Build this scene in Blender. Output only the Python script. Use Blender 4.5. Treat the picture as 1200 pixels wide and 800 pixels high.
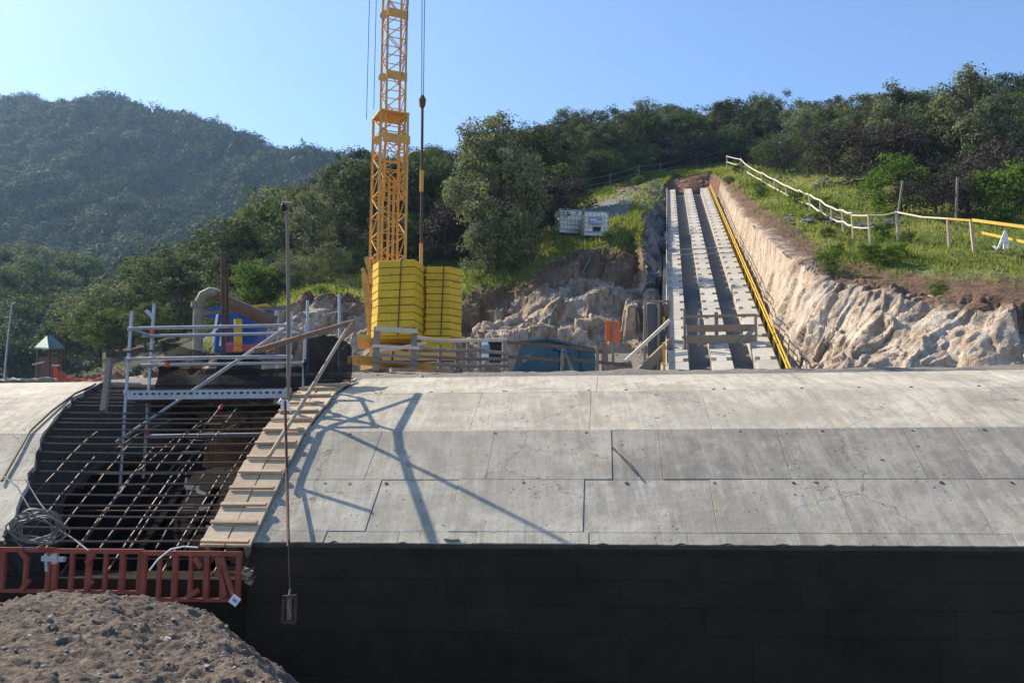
import bpy, math, random
import numpy as np
from mathutils import Vector, Matrix, noise

for o in list(bpy.data.objects): bpy.data.objects.remove(o)
scene = bpy.context.scene
COL = scene.collection
rnd = random.Random(7)
NPR = np.random.default_rng(11)
R = math.radians

# ------------------------------------------------------------------ camera
FPX, PITCH = 1100.0, math.atan(180 / 1100.0)
cam_d = bpy.data.cameras.new('camera'); cam = bpy.data.objects.new('camera', cam_d); COL.objects.link(cam)
cam_d.sensor_width = 36; cam_d.lens = 36 * FPX / 1200
cam_d.clip_start = 0.1; cam_d.clip_end = 5000
cam.location = (0, 0, 0); cam.rotation_euler = (R(90) + PITCH, 0, 0)
scene.camera = cam

# ------------------------------------------------------------------ sky, sun, exposure
SUN_TO = Vector((-0.61, 0.435, 0.66)).normalized()
ELEV = math.asin(SUN_TO.z)
AZ = math.atan2(SUN_TO.x, SUN_TO.y)           # from +Y towards +X
world = bpy.data.worlds.new('World'); scene.world = world; world.use_nodes = True
wn = world.node_tree.nodes; wl = world.node_tree.links
sky = wn.new('ShaderNodeTexSky'); sky.sky_type = 'NISHITA'; sky.sun_disc = False
sky.sun_elevation = ELEV; sky.sun_rotation = AZ
sky.altitude = 600; sky.air_density = 1.0; sky.dust_density = 0.9; sky.ozone_density = 5.0
bg = wn['Background']; bg.inputs['Strength'].default_value = 0.125
wl.new(sky.outputs[0], bg.inputs['Color'])
sun_d = bpy.data.lights.new('sun', 'SUN'); sun_d.energy = 4.7; sun_d.angle = R(0.53); sun_d.color = (1.0, 0.89, 0.72)
sun = bpy.data.objects.new('sun', sun_d); COL.objects.link(sun)
sun.rotation_euler = (-SUN_TO).to_track_quat('-Z', 'Y').to_euler()
sun.location = (-30, 20, 40)
scene.view_settings.view_transform = 'Standard'; scene.view_settings.look = 'None'
scene.view_settings.exposure = 0.9; scene.view_settings.gamma = 1.0

HAZE_DENSITY = 0.00026

# ------------------------------------------------------------------ helpers
CP, SP = math.cos(PITCH), math.sin(PITCH)
def P(px, py, d):
    u = (px - 600) / FPX; v = (400 - py) / FPX
    x, y, z = u, CP - v * SP, SP + v * CP
    return Vector((x * d / y, d, z * d / y))

WLOC = {}
def reg(o, w): WLOC[o.name] = Vector(w); return o
def tag(o, label=None, cat=None, group=None, kind=None):
    if label: o['label'] = label
    if cat: o['category'] = cat
    if group: o['group'] = group
    if kind: o['kind'] = kind
    return o
def thing(name, loc, label, cat, group=None):
    o = bpy.data.objects.new(name, None); COL.objects.link(o); o.location = loc
    o.empty_display_size = 0.2
    reg(o, loc); return tag(o, label, cat, group)

class MB:
    def __init__(s): s.v = []; s.f = []
    def add(s, vs, fs):
        n = len(s.v); s.v += [Vector(a) for a in vs]; s.f += [tuple(i + n for i in f) for f in fs]; return s
    def box(s, c, size, rot=None):
        hx, hy, hz = size[0] / 2, size[1] / 2, size[2] / 2
        vs = [Vector((x, y, z)) for x in (-hx, hx) for y in (-hy, hy) for z in (-hz, hz)]
        if rot is not None: vs = [rot @ a for a in vs]
        return s.add([Vector(c) + a for a in vs], [(0,1,3,2),(4,6,7,5),(0,4,5,1),(2,3,7,6),(0,2,6,4),(1,5,7,3)])
    def bar(s, p, q, w, h, up=(0,0,1), jit=0):
        p, q = Vector(p), Vector(q); d = (q - p); L = d.length; d.normalize()
        up = Vector(up)
        sd = d.cross(up)
        if sd.length < 1e-4: sd = d.cross(Vector((1,0,0)))
        sd.normalize(); up2 = sd.cross(d).normalized()
        rot = Matrix((sd, d, up2)).transposed()
        return s.box((p + q) / 2, (w, L, h), rot)
    def tube(s, pts, r, n=8, cap=True):
        pts = [Vector(p) for p in pts]
        rs = r if isinstance(r, (list, tuple)) else [r] * len(pts)
        base = len(s.v); prev = None
        for i, p in enumerate(pts):
            a = pts[min(i + 1, len(pts) - 1)] - pts[max(i - 1, 0)]
            a.normalize()
            if prev is None:
                x = a.cross(Vector((0, 0, 1)))
                if x.length < 0.05: x = a.cross(Vector((1, 0, 0)))
            else: x = prev - a * prev.dot(a)
            x.normalize(); prev = x; y = a.cross(x)
            for k in range(n):
                t = 2 * math.pi * k / n
                s.v.append(p + (x * math.cos(t) + y * math.sin(t)) * rs[i])
        for i in range(len(pts) - 1):
            for k in range(n):
                k2 = (k + 1) % n
                s.f.append((base + i*n + k, base + i*n + k2, base + (i+1)*n + k2, base + (i+1)*n + k))
        if cap:
            s.f.append(tuple(base + k for k in reversed(range(n))))
            s.f.append(tuple(base + (len(pts)-1)*n + k for k in range(n)))
        return s
    def prism(s, poly, h0, h1, mat=None):
        n = len(poly)
        vs = [Vector((a, b, h0)) for a, b in poly] + [Vector((a, b, h1)) for a, b in poly]
        if mat is not None: vs = [mat @ a for a in vs]
        return s.add(vs, [tuple(reversed(range(n))), tuple(range(n, 2*n))] + [(i, (i+1) % n, n + (i+1) % n, n + i) for i in range(n)])
    def build(s, name, mat, parent=None, smooth=False, bevel=0, origin=None):
        if origin is None:
            xs = [a.x for a in s.v]; ys = [a.y for a in s.v]; zs = [a.z for a in s.v]
            origin = Vector(((min(xs)+max(xs))/2, (min(ys)+max(ys))/2, min(zs)))
        me = bpy.data.meshes.new(name)
        me.from_pydata([tuple(a - origin) for a in s.v], [], s.f); me.update()
        if smooth:
            me.polygons.foreach_set('use_smooth', [True] * len(me.polygons))
            try: me.set_sharp_from_angle(angle=R(40))
            except Exception: pass
        me.materials.append(mat)
        o = bpy.data.objects.new(name, me); COL.objects.link(o)
        if parent is not None:
            o.parent = parent; o.location = origin - WLOC[parent.name]
        else: o.location = origin
        reg(o, origin)
        if bevel:
            m = o.modifiers.new('bevel', 'BEVEL'); m.width = bevel; m.segments = 1; m.limit_method = 'ANGLE'
        return o

def inst(src, name, world, rot=None, parent=None, scale=None):
    """a copy sharing mesh data"""
    o = src.copy(); o.name = name; COL.objects.link(o)
    for k in list(o.keys()):
        if k in ('label', 'category', 'group', 'kind'): del o[k]
    o.parent = parent
    o.location = Vector(world) - (WLOC[parent.name] if parent is not None else Vector())
    if rot is not None: o.rotation_euler = rot
    if scale is not None: o.scale = scale
    reg(o, world); return o

def np_mesh(name, verts, faces, mat, nper, attrs=None, smooth=False):
    me = bpy.data.meshes.new(name)
    nv, nf = len(verts), len(faces)
    me.vertices.add(nv); me.vertices.foreach_set('co', np.asarray(verts, np.float32).ravel())
    me.loops.add(nf * nper); me.loops.foreach_set('vertex_index', np.asarray(faces, np.int32).ravel())
    me.polygons.add(nf); me.polygons.foreach_set('loop_start', np.arange(0, nf * nper, nper, dtype=np.int32))
    try: me.polygons.foreach_set('loop_total', np.full(nf, nper, dtype=np.int32))
    except Exception: pass
    if smooth: me.polygons.foreach_set('use_smooth', np.ones(nf, dtype=bool))
    me.update(calc_edges=True); me.validate()
    if attrs:
        for k, a in attrs.items():
            at = me.attributes.new(k, 'FLOAT', 'POINT'); at.data.foreach_set('value', np.asarray(a, np.float32))
    me.materials.append(mat)
    return me

# ------------------------------------------------------------------ materials
class NT:
    def __init__(s, name):
        s.m = bpy.data.materials.new(name); s.m.use_nodes = True
        s.n = s.m.node_tree.nodes; s.l = s.m.node_tree.links
        s.b = s.n['Principled BSDF']
        s.geo = s.n.new('ShaderNodeNewGeometry'); s.pos = s.geo.outputs['Position']
        s.tc = s.n.new('ShaderNodeTexCoord'); s.oi = s.n.new('ShaderNodeObjectInfo')
    def link(s, a, b): s.l.new(a, b)
    def mapping(s, scale, src=None, rot=(0,0,0)):
        m = s.n.new('ShaderNodeMapping'); m.inputs['Scale'].default_value = scale; m.inputs['Rotation'].default_value = rot
        s.link(src or s.pos, m.inputs['Vector']); return m.outputs[0]
    def noise(s, scale, detail=5, rough=0.6, vec=None, dist=0):
        t = s.n.new('ShaderNodeTexNoise'); t.inputs['Scale'].default_value = scale
        t.inputs['Detail'].default_value = detail; t.inputs['Roughness'].default_value = rough; t.inputs['Distortion'].default_value = dist
        s.link(vec if vec is not None else s.pos, t.inputs['Vector']); return t.outputs['Fac']
    def voro(s, scale, vec=None, feature='F1'):
        t = s.n.new('ShaderNodeTexVoronoi'); t.inputs['Scale'].default_value = scale; t.feature = feature
        s.link(vec if vec is not None else s.pos, t.inputs['Vector']); return t.outputs['Distance']
    def ramp(s, fac, stops):
        r = s.n.new('ShaderNodeValToRGB'); e = r.color_ramp.elements
        while len(e) < len(stops): e.new(0.5)
        for k, (p, c) in enumerate(stops):
            e[k].position = p
            e[k].color = (*c, 1) if isinstance(c, tuple) else (c, c, c, 1)
        s.link(fac, r.inputs[0]); return r.outputs[0]
    def mix(s, fac, a, b, mode='MIX'):
        m = s.n.new('ShaderNodeMix'); m.data_type = 'RGBA'; m.blend_type = mode
        for sock, val in ((m.inputs[0], fac), (m.inputs[6], a), (m.inputs[7], b)):
            if isinstance(val, (int, float)): sock.default_value = val
            elif isinstance(val, tuple): sock.default_value = (*val, 1)
            else: s.link(val, sock)
        return m.outputs[2]
    def math(s, op, a, b=0.0):
        m = s.n.new('ShaderNodeMath'); m.operation = op
        for sock, val in ((m.inputs[0], a), (m.inputs[1], b)):
            if isinstance(val, (int, float)): sock.default_value = val
            else: s.link(val, sock)
        return m.outputs[0]
    def attr(s, name):
        a = s.n.new('ShaderNodeAttribute'); a.attribute_name = name; return a.outputs['Fac']
    def bump(s, h, strength=0.3, dist=0.02, prev=None):
        b = s.n.new('ShaderNodeBump'); b.inputs['Strength'].default_value = strength; b.inputs['Distance'].default_value = dist
        s.link(h, b.inputs['Height'])
        if prev is not None: s.link(prev, b.inputs['Normal'])
        return b.outputs[0]
    def done(s, col, rough=0.8, normal=None, metal=0.0, spec=0.3):
        if isinstance(col, tuple): s.b.inputs['Base Color'].default_value = (*col, 1)
        else: s.link(col, s.b.inputs['Base Color'])
        if isinstance(rough, (int, float)): s.b.inputs['Roughness'].default_value = rough
        else: s.link(rough, s.b.inputs['Roughness'])
        s.b.inputs['Metallic'].default_value = metal
        s.b.inputs['Specular IOR Level'].default_value = spec
        if normal is not None: s.link(normal, s.b.inputs['Normal'])
        return s.m

def m_simple(name, c1, c2, scale=3, rough=0.7, metal=0, bump=0.2, c3=None, stretch=None, rand=0.0, spec=0.3):
    t = NT(name)
    vec = t.mapping(stretch) if stretch else t.pos
    n1 = t.noise(scale, 6, 0.65, vec); n2 = t.noise(scale * 7, 4, 0.6, vec)
    f = t.math('ADD', t.math('MULTIPLY', n1, 0.65), t.math('MULTIPLY', n2, 0.35))
    col = t.ramp(f, [(0.32, c1), (0.66, c2)])
    if c3 is not None:
        w = t.ramp(t.noise(scale * 2.3, 6, 0.7), [(0.56, 0.0), (0.66, 1.0)])
        col = t.mix(w, col, c3)
    if rand:
        k = t.math('ADD', t.math('MULTIPLY', t.oi.outputs['Random'], rand), 1 - rand / 2)
        m = t.n.new('ShaderNodeVectorMath'); m.operation = 'SCALE'; t.link(col, m.inputs[0]); t.link(k, m.inputs['Scale']); col = m.outputs[0]
    return t.done(col, rough, t.bump(n2, bump, 0.01), metal, spec)

def m_concrete(name, base, dark, pits=True):
    t = NT(name)
    big = t.noise(0.9, 5, 0.6); mid = t.noise(4.5, 6, 0.65)
    streak = t.noise(1.0, 5, 0.65, t.mapping((9, 1.2, 1.2)))
    fine = t.noise(60, 3, 0.6)
    f = t.math('ADD', t.math('MULTIPLY', big, 0.40), t.math('ADD', t.math('MULTIPLY', mid, 0.27), t.math('MULTIPLY', streak, 0.33)))
    col = t.ramp(f, [(0.36, tuple(c * 0.82 for c in dark)), (0.46, dark), (0.54, base), (0.66, tuple(min(1, c * 1.2) for c in base))])
    yel = t.ramp(t.noise(2.1, 5, 0.7, t.mapping((4, 1, 1))), [(0.5, 0.0), (0.72, 0.55)])
    col = t.mix(yel, col, (base[0] * 0.93, base[1] * 0.84, base[2] * 0.62))
    patch = t.ramp(t.noise(0.55, 4, 0.55, t.mapping((1.0, 1.6, 1.6))), [(0.50, 0.0), (0.60, 0.45)])
    col = t.mix(patch, col, tuple(c * 0.66 for c in base))
    # dark water runs
    run = t.ramp(t.noise(1.7, 6, 0.7, t.mapping((11, 0.9, 0.9))), [(0.54, 0.0), (0.72, 0.55)])
    col = t.mix(run, col, tuple(c * 0.5 for c in base))
    k = t.math('ADD', t.math('MULTIPLY', t.oi.outputs['Random'], 0.16), 0.92)
    sc = t.n.new('ShaderNodeVectorMath'); sc.operation = 'SCALE'; t.link(col, sc.inputs[0]); t.link(k, sc.inputs['Scale']); col = sc.outputs[0]
    spk = t.ramp(t.noise(34, 4, 0.7), [(0.36, 0.45), (0.5, 0.0)])
    col = t.mix(spk, col, tuple(c * 0.6 for c in base))
    wob = t.n.new('ShaderNodeVectorMath'); wob.operation = 'ADD'
    nz = t.n.new('ShaderNodeTexNoise'); nz.inputs['Scale'].default_value = 1.4; nz.inputs['Detail'].default_value = 7; nz.inputs['Roughness'].default_value = 0.65
    t.link(t.pos, nz.inputs['Vector']); t.link(t.pos, wob.inputs[0]); t.link(nz.outputs['Color'], wob.inputs[1])
    ce = t.voro(0.42, wob.outputs[0], 'DISTANCE_TO_EDGE')
    ckm = t.math('MULTIPLY', t.math('LESS_THAN', ce, 0.0035), t.ramp(t.noise(0.7, 3, 0.5), [(0.46, 0.0), (0.56, 0.8)]))
    col = t.mix(ckm, col, tuple(c * 0.3 for c in base))
    nrm = t.bump(fine, 0.25, 0.006)
    nrm = t.bump(mid, 0.35, 0.03, nrm)
    nrm = t.bump(streak, 0.25, 0.02, nrm)
    if pits:
        pv = t.voro(11); gate = t.noise(1.6, 3, 0.6)
        hole = t.math('LESS_THAN', pv, t.math('MULTIPLY', t.math('SUBTRACT', gate, 0.36), 0.66))
        col = t.mix(t.math('MULTIPLY', hole, 0.75), col, tuple(c * 0.28 for c in base))
        pv2 = t.voro(4.3); hole2 = t.math('LESS_THAN', pv2, t.math('MULTIPLY', t.math('SUBTRACT', t.noise(0.9, 2), 0.44), 0.50))
        col = t.mix(t.math('MULTIPLY', hole2, 0.8), col, tuple(c * 0.22 for c in base))
        nrm = t.bump(t.math('SUBTRACT', 1.0, t.math('MAXIMUM', hole, hole2)), 0.8, 0.02, nrm)
    return t.done(col, 0.88, nrm, 0, 0.25)

M = {}
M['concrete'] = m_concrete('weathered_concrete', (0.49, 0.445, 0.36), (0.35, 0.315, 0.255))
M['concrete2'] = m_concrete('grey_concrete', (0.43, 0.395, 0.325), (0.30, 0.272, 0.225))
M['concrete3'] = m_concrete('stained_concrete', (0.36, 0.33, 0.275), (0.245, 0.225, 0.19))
M['precast'] = m_simple('precast_concrete', (0.36, 0.325, 0.265), (0.52, 0.475, 0.40), 2.0, 0.9, bump=0.3, rand=0.2)
M['bitumen'] = m_simple('bitumen_coating', (0.022, 0.017, 0.012), (0.046, 0.036, 0.026), 0.8, 0.9, bump=0.25, rand=0.12, spec=0.06)
M['channel'] = m_simple('channel_lining', (0.085, 0.086, 0.09), (0.135, 0.136, 0.14), 1.4, 0.85)
M['formwork'] = m_simple('shaded_formwork', (0.006, 0.005, 0.005), (0.013, 0.011, 0.010), 3, 0.95, spec=0.03)  # dark formwork taken near black, the cavity's shade put into its colour
M['rust'] = m_simple('rusted_steel', (0.06, 0.032, 0.022), (0.16, 0.085, 0.055), 14, 0.75, 0.2)
M['rebar'] = m_simple('rebar_steel', (0.05, 0.032, 0.026), (0.17, 0.115, 0.085), 20, 0.6, 0.3)
M['galv'] = m_simple('galvanised_tube', (0.30, 0.31, 0.33), (0.46, 0.47, 0.49), 9, 0.45, 0.55, 0.1)
M['redpaint'] = m_simple('red_oxide_paint', (0.20, 0.042, 0.026), (0.38, 0.10, 0.066), 7, 0.8, c3=(0.17, 0.115, 0.085))
M['redcap'] = m_simple('red_plastic', (0.6, 0.05, 0.02), (0.75, 0.08, 0.03), 5, 0.5)
M['orange'] = m_simple('orange_board', (0.72, 0.10, 0.02), (0.85, 0.15, 0.03), 4, 0.6)
M['yellow'] = m_simple('yellow_paint', (0.60, 0.36, 0.012), (0.74, 0.47, 0.02), 2.5, 0.55, c3=(0.45, 0.29, 0.05), rand=0.1)
M['craney'] = m_simple('crane_paint', (0.56, 0.28, 0.05), (0.72, 0.41, 0.10), 3, 0.55, c3=(0.36, 0.22, 0.10))
M['yrail'] = m_simple('yellow_rail_paint', (0.62, 0.40, 0.03), (0.75, 0.50, 0.06), 5, 0.6)
M['wood'] = m_simple('sawn_timber', (0.37, 0.265, 0.17), (0.57, 0.445, 0.31), 4, 0.85, stretch=(3, 3, 12), rand=0.35)
M['oldwood'] = m_simple('weathered_timber', (0.17, 0.135, 0.105), (0.33, 0.275, 0.22), 5, 0.9, stretch=(8, 2, 8), rand=0.4)
M['brownwood'] = m_simple('brown_site_timber', (0.19, 0.13, 0.082), (0.36, 0.265, 0.18), 5, 0.9, stretch=(3, 8, 8), rand=0.4)
M['palewood'] = m_simple('pale_peeled_pole', (0.55, 0.47, 0.35), (0.72, 0.64, 0.50), 6, 0.8, rand=0.2)
M['redwood'] = m_simple('brown_stained_timber', (0.13, 0.07, 0.045), (0.24, 0.14, 0.09), 6, 0.85)
M['pipe'] = m_simple('dusty_pipe', (0.20, 0.165, 0.12), (0.33, 0.28, 0.21), 6, 0.7, c3=(0.16, 0.10, 0.06))
M['blue'] = m_simple('blue_machine_paint', (0.012, 0.05, 0.20), (0.022, 0.08, 0.30), 3, 0.5)
M['tealtarp'] = m_simple('blue_green_steel', (0.032, 0.078, 0.092), (0.07, 0.135, 0.15), 2, 0.75, c3=(0.10, 0.11, 0.10))
M['white'] = m_simple('white_paint', (0.72, 0.72, 0.70), (0.82, 0.82, 0.80), 3, 0.6)
M['black'] = m_simple('black_plastic', (0.01, 0.01, 0.01), (0.02, 0.02, 0.02), 5, 0.6)
M['cable'] = m_simple('grey_cable', (0.11, 0.11, 0.11), (0.2, 0.2, 0.2), 5, 0.55)
M['darkcable'] = m_simple('steel_rope', (0.05, 0.05, 0.055), (0.09, 0.09, 0.1), 5, 0.5)
M['greenhose'] = m_simple('green_hose', (0.06, 0.13, 0.11), (0.10, 0.2, 0.17), 5, 0.5)
M['tealroof'] = m_simple('green_tin_roof', (0.02, 0.10, 0.09), (0.04, 0.16, 0.14), 2, 0.35, 0.3)
M['ibc'] = m_simple('cream_plastic_tank', (0.68, 0.68, 0.55), (0.78, 0.78, 0.65), 2, 0.5)
M['signblue'] = m_simple('blue_label', (0.18, 0.25, 0.42), (0.30, 0.36, 0.50), 9, 0.6)
M['bark'] = m_simple('bark', (0.055, 0.042, 0.034), (0.13, 0.10, 0.08), 8, 0.95, bump=0.6)
M['stone'] = m_simple('pale_stone', (0.20, 0.175, 0.15), (0.40, 0.36, 0.31), 9, 0.95, bump=0.5, rand=0.5)
M['boulder'] = m_simple('weathered_boulder', (0.26, 0.225, 0.19), (0.56, 0.51, 0.44), 3.0, 0.95, bump=0.8, rand=0.25)
M['gravel'] = m_simple('grey_gravel', (0.17, 0.165, 0.16), (0.36, 0.35, 0.335), 7, 0.95, bump=0.8, rand=0.4)

def m_net(name, col, alpha):
    t = NT(name); t.done(col, 0.8, None, 0, 0.2)
    a = t.ramp(t.noise(2.2, 4, 0.6), [(0.3, alpha - 0.1), (0.7, min(1, alpha + 0.1))])
    t.link(a, t.b.inputs['Alpha']); return t.m
M['net'] = m_net('black_shade_net', (0.012, 0.012, 0.012), 0.68)
M['netd'] = m_net('dense_black_shade_net', (0.012, 0.012, 0.012), 0.93)
M['darkend'] = m_simple('dark_concrete_end', (0.035, 0.032, 0.03), (0.10, 0.095, 0.085), 5, 0.95, bump=0.8)  # darker concrete for the vault ends and the discs along the joints
M['orangenet'] = m_net('orange_safety_mesh', (0.7, 0.14, 0.06), 0.55)

def m_leaf(name, stops, trans=0.28):
    t = NT(name)
    k = t.attr('tint')
    v = t.math('ADD', t.math('MULTIPLY', k, 0.75), t.math('MULTIPLY', t.oi.outputs['Random'], 0.25))
    col = t.ramp(v, stops)
    t.done(col, 0.75, None, 0, 0.08)
    tr = t.n.new('ShaderNodeBsdfTranslucent')
    br = t.mix(1.0, col, (1.2, 1.2, 0.7), 'MULTIPLY'); t.link(br, tr.inputs['Color'])
    mx = t.n.new('ShaderNodeMixShader'); mx.inputs[0].default_value = trans
    t.link(t.b.outputs[0], mx.inputs[1]); t.link(tr.outputs[0], mx.inputs[2])
    t.link(mx.outputs[0], t.n['Material Output'].inputs['Surface']); return t.m
M['leaf_dark'] = m_leaf('dark_leaves', [(0.0, (0.024, 0.034, 0.018)), (0.5, (0.058, 0.076, 0.036)), (1.0, (0.13, 0.15, 0.07))])
M['leaf_olive'] = m_leaf('olive_leaves', [(0.0, (0.075, 0.092, 0.05)), (0.5, (0.155, 0.18, 0.10)), (1.0, (0.28, 0.30, 0.18))])
M['leaf_green'] = m_leaf('green_leaves', [(0.0, (0.034, 0.052, 0.02)), (0.5, (0.08, 0.112, 0.04)), (1.0, (0.17, 0.21, 0.08))])
M['leaf_bright'] = m_leaf('bright_leaves', [(0.0, (0.045, 0.085, 0.016)), (0.5, (0.09, 0.16, 0.03)), (1.0, (0.17, 0.25, 0.05))], 0.45)
M['leaf_dry'] = m_leaf('dry_twigs', [(0.0, (0.035, 0.028, 0.026)), (0.5, (0.062, 0.05, 0.044)), (1.0, (0.10, 0.085, 0.066))], 0.15)
M['grass'] = m_leaf('grass_blades', [(0.0, (0.075, 0.105, 0.022)), (0.35, (0.16, 0.20, 0.042)), (0.65, (0.26, 0.285, 0.08)), (1.0, (0.40, 0.36, 0.17))], 0.45)
M['forest_far'] = m_leaf('far_forest_leaves', [(0.0, (0.014, 0.022, 0.016)), (0.5, (0.036, 0.052, 0.032)), (1.0, (0.10, 0.12, 0.065))], 0.2)

def m_soil(name, c1, c2, c3):
    t = NT(name)
    n1 = t.noise(1.3, 6, 0.65); n2 = t.noise(9, 6, 0.7); n3 = t.noise(45, 4, 0.6)
    col = t.ramp(t.math('ADD', t.math('MULTIPLY', n1, 0.5), t.math('MULTIPLY', n2, 0.5)), [(0.35, c1), (0.62, c2)])
    col = t.mix(t.ramp(t.noise(24, 3, 0.6), [(0.56, 0.0), (0.66, 0.8)]), col, c3)
    nr = t.bump(n3, 0.6, 0.015); nr = t.bump(n2, 0.6, 0.06, nr)
    return t.done(col, 0.97, nr, 0, 0.15)
M['soil'] = m_soil('excavated_soil', (0.082, 0.062, 0.047), (0.15, 0.118, 0.093), (0.23, 0.19, 0.155))
M['yard'] = m_soil('yard_soil', (0.14, 0.125, 0.105), (0.24, 0.215, 0.185), (0.30, 0.28, 0.25))
M['forest_floor'] = m_soil('forest_floor', (0.03, 0.035, 0.018), (0.06, 0.06, 0.03), (0.09, 0.08, 0.05))

def m_hill():
    t = NT('hillside_ground')
    zone = t.attr('zone')        # 0 rock .. 1 brow soil .. 2 grass .. 3 forest floor
    warm = t.attr('warm')
    n1 = t.noise(0.7, 6, 0.65); n2 = t.noise(3.5, 7, 0.7); n3 = t.noise(16, 5, 0.65)
    crack = t.noise(1.0, 7, 0.72, t.mapping((2.2, 2.2, 0.9), rot=(0, R(28), R(10))), 0.8)
    rock = t.ramp(t.math('ADD', t.math('MULTIPLY', n2, 0.4), t.math('MULTIPLY', crack, 0.6)),
                  [(0.36, (0.10, 0.072, 0.05)), (0.46, (0.27, 0.21, 0.15)), (0.56, (0.45, 0.375, 0.29)), (0.70, (0.60, 0.53, 0.44))])
    och = t.ramp(t.noise(0.9, 6, 0.7), [(0.42, 0.0), (0.62, 0.75)])
    rock = t.mix(och, rock, t.ramp(n2, [(0.35, (0.17, 0.095, 0.055)), (0.65, (0.42, 0.29, 0.19))]))
    pale = t.attr('pale'); rock = t.mix(t.math('MULTIPLY', pale, 0.55), rock, t.ramp(crack, [(0.36, (0.27, 0.185, 0.13)), (0.5, (0.56, 0.46, 0.36)), (0.66, (0.74, 0.66, 0.55))]))
    soil = t.ramp(n2, [(0.33, (0.085, 0.05, 0.033)), (0.65, (0.21, 0.13, 0.085))])
    grass = t.ramp(t.math('ADD', t.math('MULTIPLY', n1, 0.5), t.math('MULTIPLY', n3, 0.5)), [(0.35, (0.08, 0.105, 0.028)), (0.55, (0.17, 0.20, 0.055)), (0.7, (0.29, 0.26, 0.12))])
    floor = t.ramp(n2, [(0.35, (0.03, 0.034, 0.018)), (0.65, (0.075, 0.07, 0.04))])
    zz = t.math('ADD', zone, t.math('MULTIPLY', t.math('SUBTRACT', t.math('ADD', t.math('MULTIPLY', n2, 0.7), t.math('MULTIPLY', n1, 0.3)), 0.5), 1.1))
    def step(a, b):
        m = t.n.new('ShaderNodeMapRange'); m.inputs['From Min'].default_value = a; m.inputs['From Max'].default_value = b
        t.link(zz, m.inputs['Value']); return m.outputs[0]
    soil2 = t.mix(warm, soil, t.ramp(n2, [(0.33, (0.12, 0.055, 0.035)), (0.65, (0.26, 0.14, 0.09))]))
    col = t.mix(step(0.60, 0.78), rock, soil2)
    col = t.mix(step(1.10, 1.28), col, grass)
    col = t.mix(step(2.3, 2.8), col, floor)
    grv = t.attr('gravel')
    gcol = t.ramp(t.noise(5, 6, 0.75), [(0.35, (0.10, 0.095, 0.09)), (0.65, (0.28, 0.27, 0.255))])
    gm = t.ramp(t.math('ADD', grv, t.math('MULTIPLY', t.math('SUBTRACT', n2, 0.5), 0.9)), [(0.45, 0.0), (0.6, 1.0)])
    col = t.mix(gm, col, gcol)
    nr = t.bump(n3, 0.7, 0.06); vc = t.voro(1.9, t.mapping((1.2, 1.2, 0.7), rot=(0, R(28), R(10))), 'DISTANCE_TO_EDGE'); ck = t.ramp(vc, [(0.0, 0.0), (0.035, 1.0)]); nr = t.bump(ck, 0.5, 0.05, nr); nr = t.bump(crack, 0.6, 0.12, nr)
    return t.done(col, 0.96, nr, 0, 0.15)
M['hill'] = m_hill()

# ------------------------------------------------------------------ lofted terrain
def catmull(ctrl, n):
    """ctrl (k,3) -> n samples, uniform in station index"""
    k = len(ctrl); t = np.linspace(0, k - 1, n); i = np.clip(t.astype(int), 0, k - 2); f = (t - i)[:, None]
    g = lambda j: ctrl[np.clip(j, 0, k - 1)]
    p0, p1, p2, p3 = g(i - 1), g(i), g(i + 1), g(i + 2)
    return 0.5 * (2*p1 + (p2 - p0)*f + (2*p0 - 5*p1 + 4*p2 - p3)*f**2 + (3*p1 - p0 - 3*p2 + p3)*f**3)

def loft(curves, nu, rows):
    """curves list of (k,3) arrays; rows = samples between neighbours -> grid (nv,nu,3), v param"""
    C = [catmull(np.array([tuple(p) for p in c], float), nu) for c in curves]
    G = []; V = []
    for j in range(len(C) - 1):
        n = rows[j]
        for r in range(n + (1 if j == len(C) - 2 else 0)):
            f = r / n
            a, b = C[j], C[j + 1]
            G.append(a * (1 - f) + b * f); V.append(j + f)
    return np.array(G), np.array(V)

def grid_faces(nv, nu):
    a = np.arange(nv * nu).reshape(nv, nu)
    return np.stack([a[:-1, :-1], a[:-1, 1:], a[1:, 1:], a[1:, :-1]], -1).reshape(-1, 4)

def fbm(p, oct=4): return noise.fractal(p, 0.9, 2.1, oct)
def ridged(p, oct=4): return noise.ridged_multi_fractal(p, 0.9, 2.1, oct, 1.0, 2.0)
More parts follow.
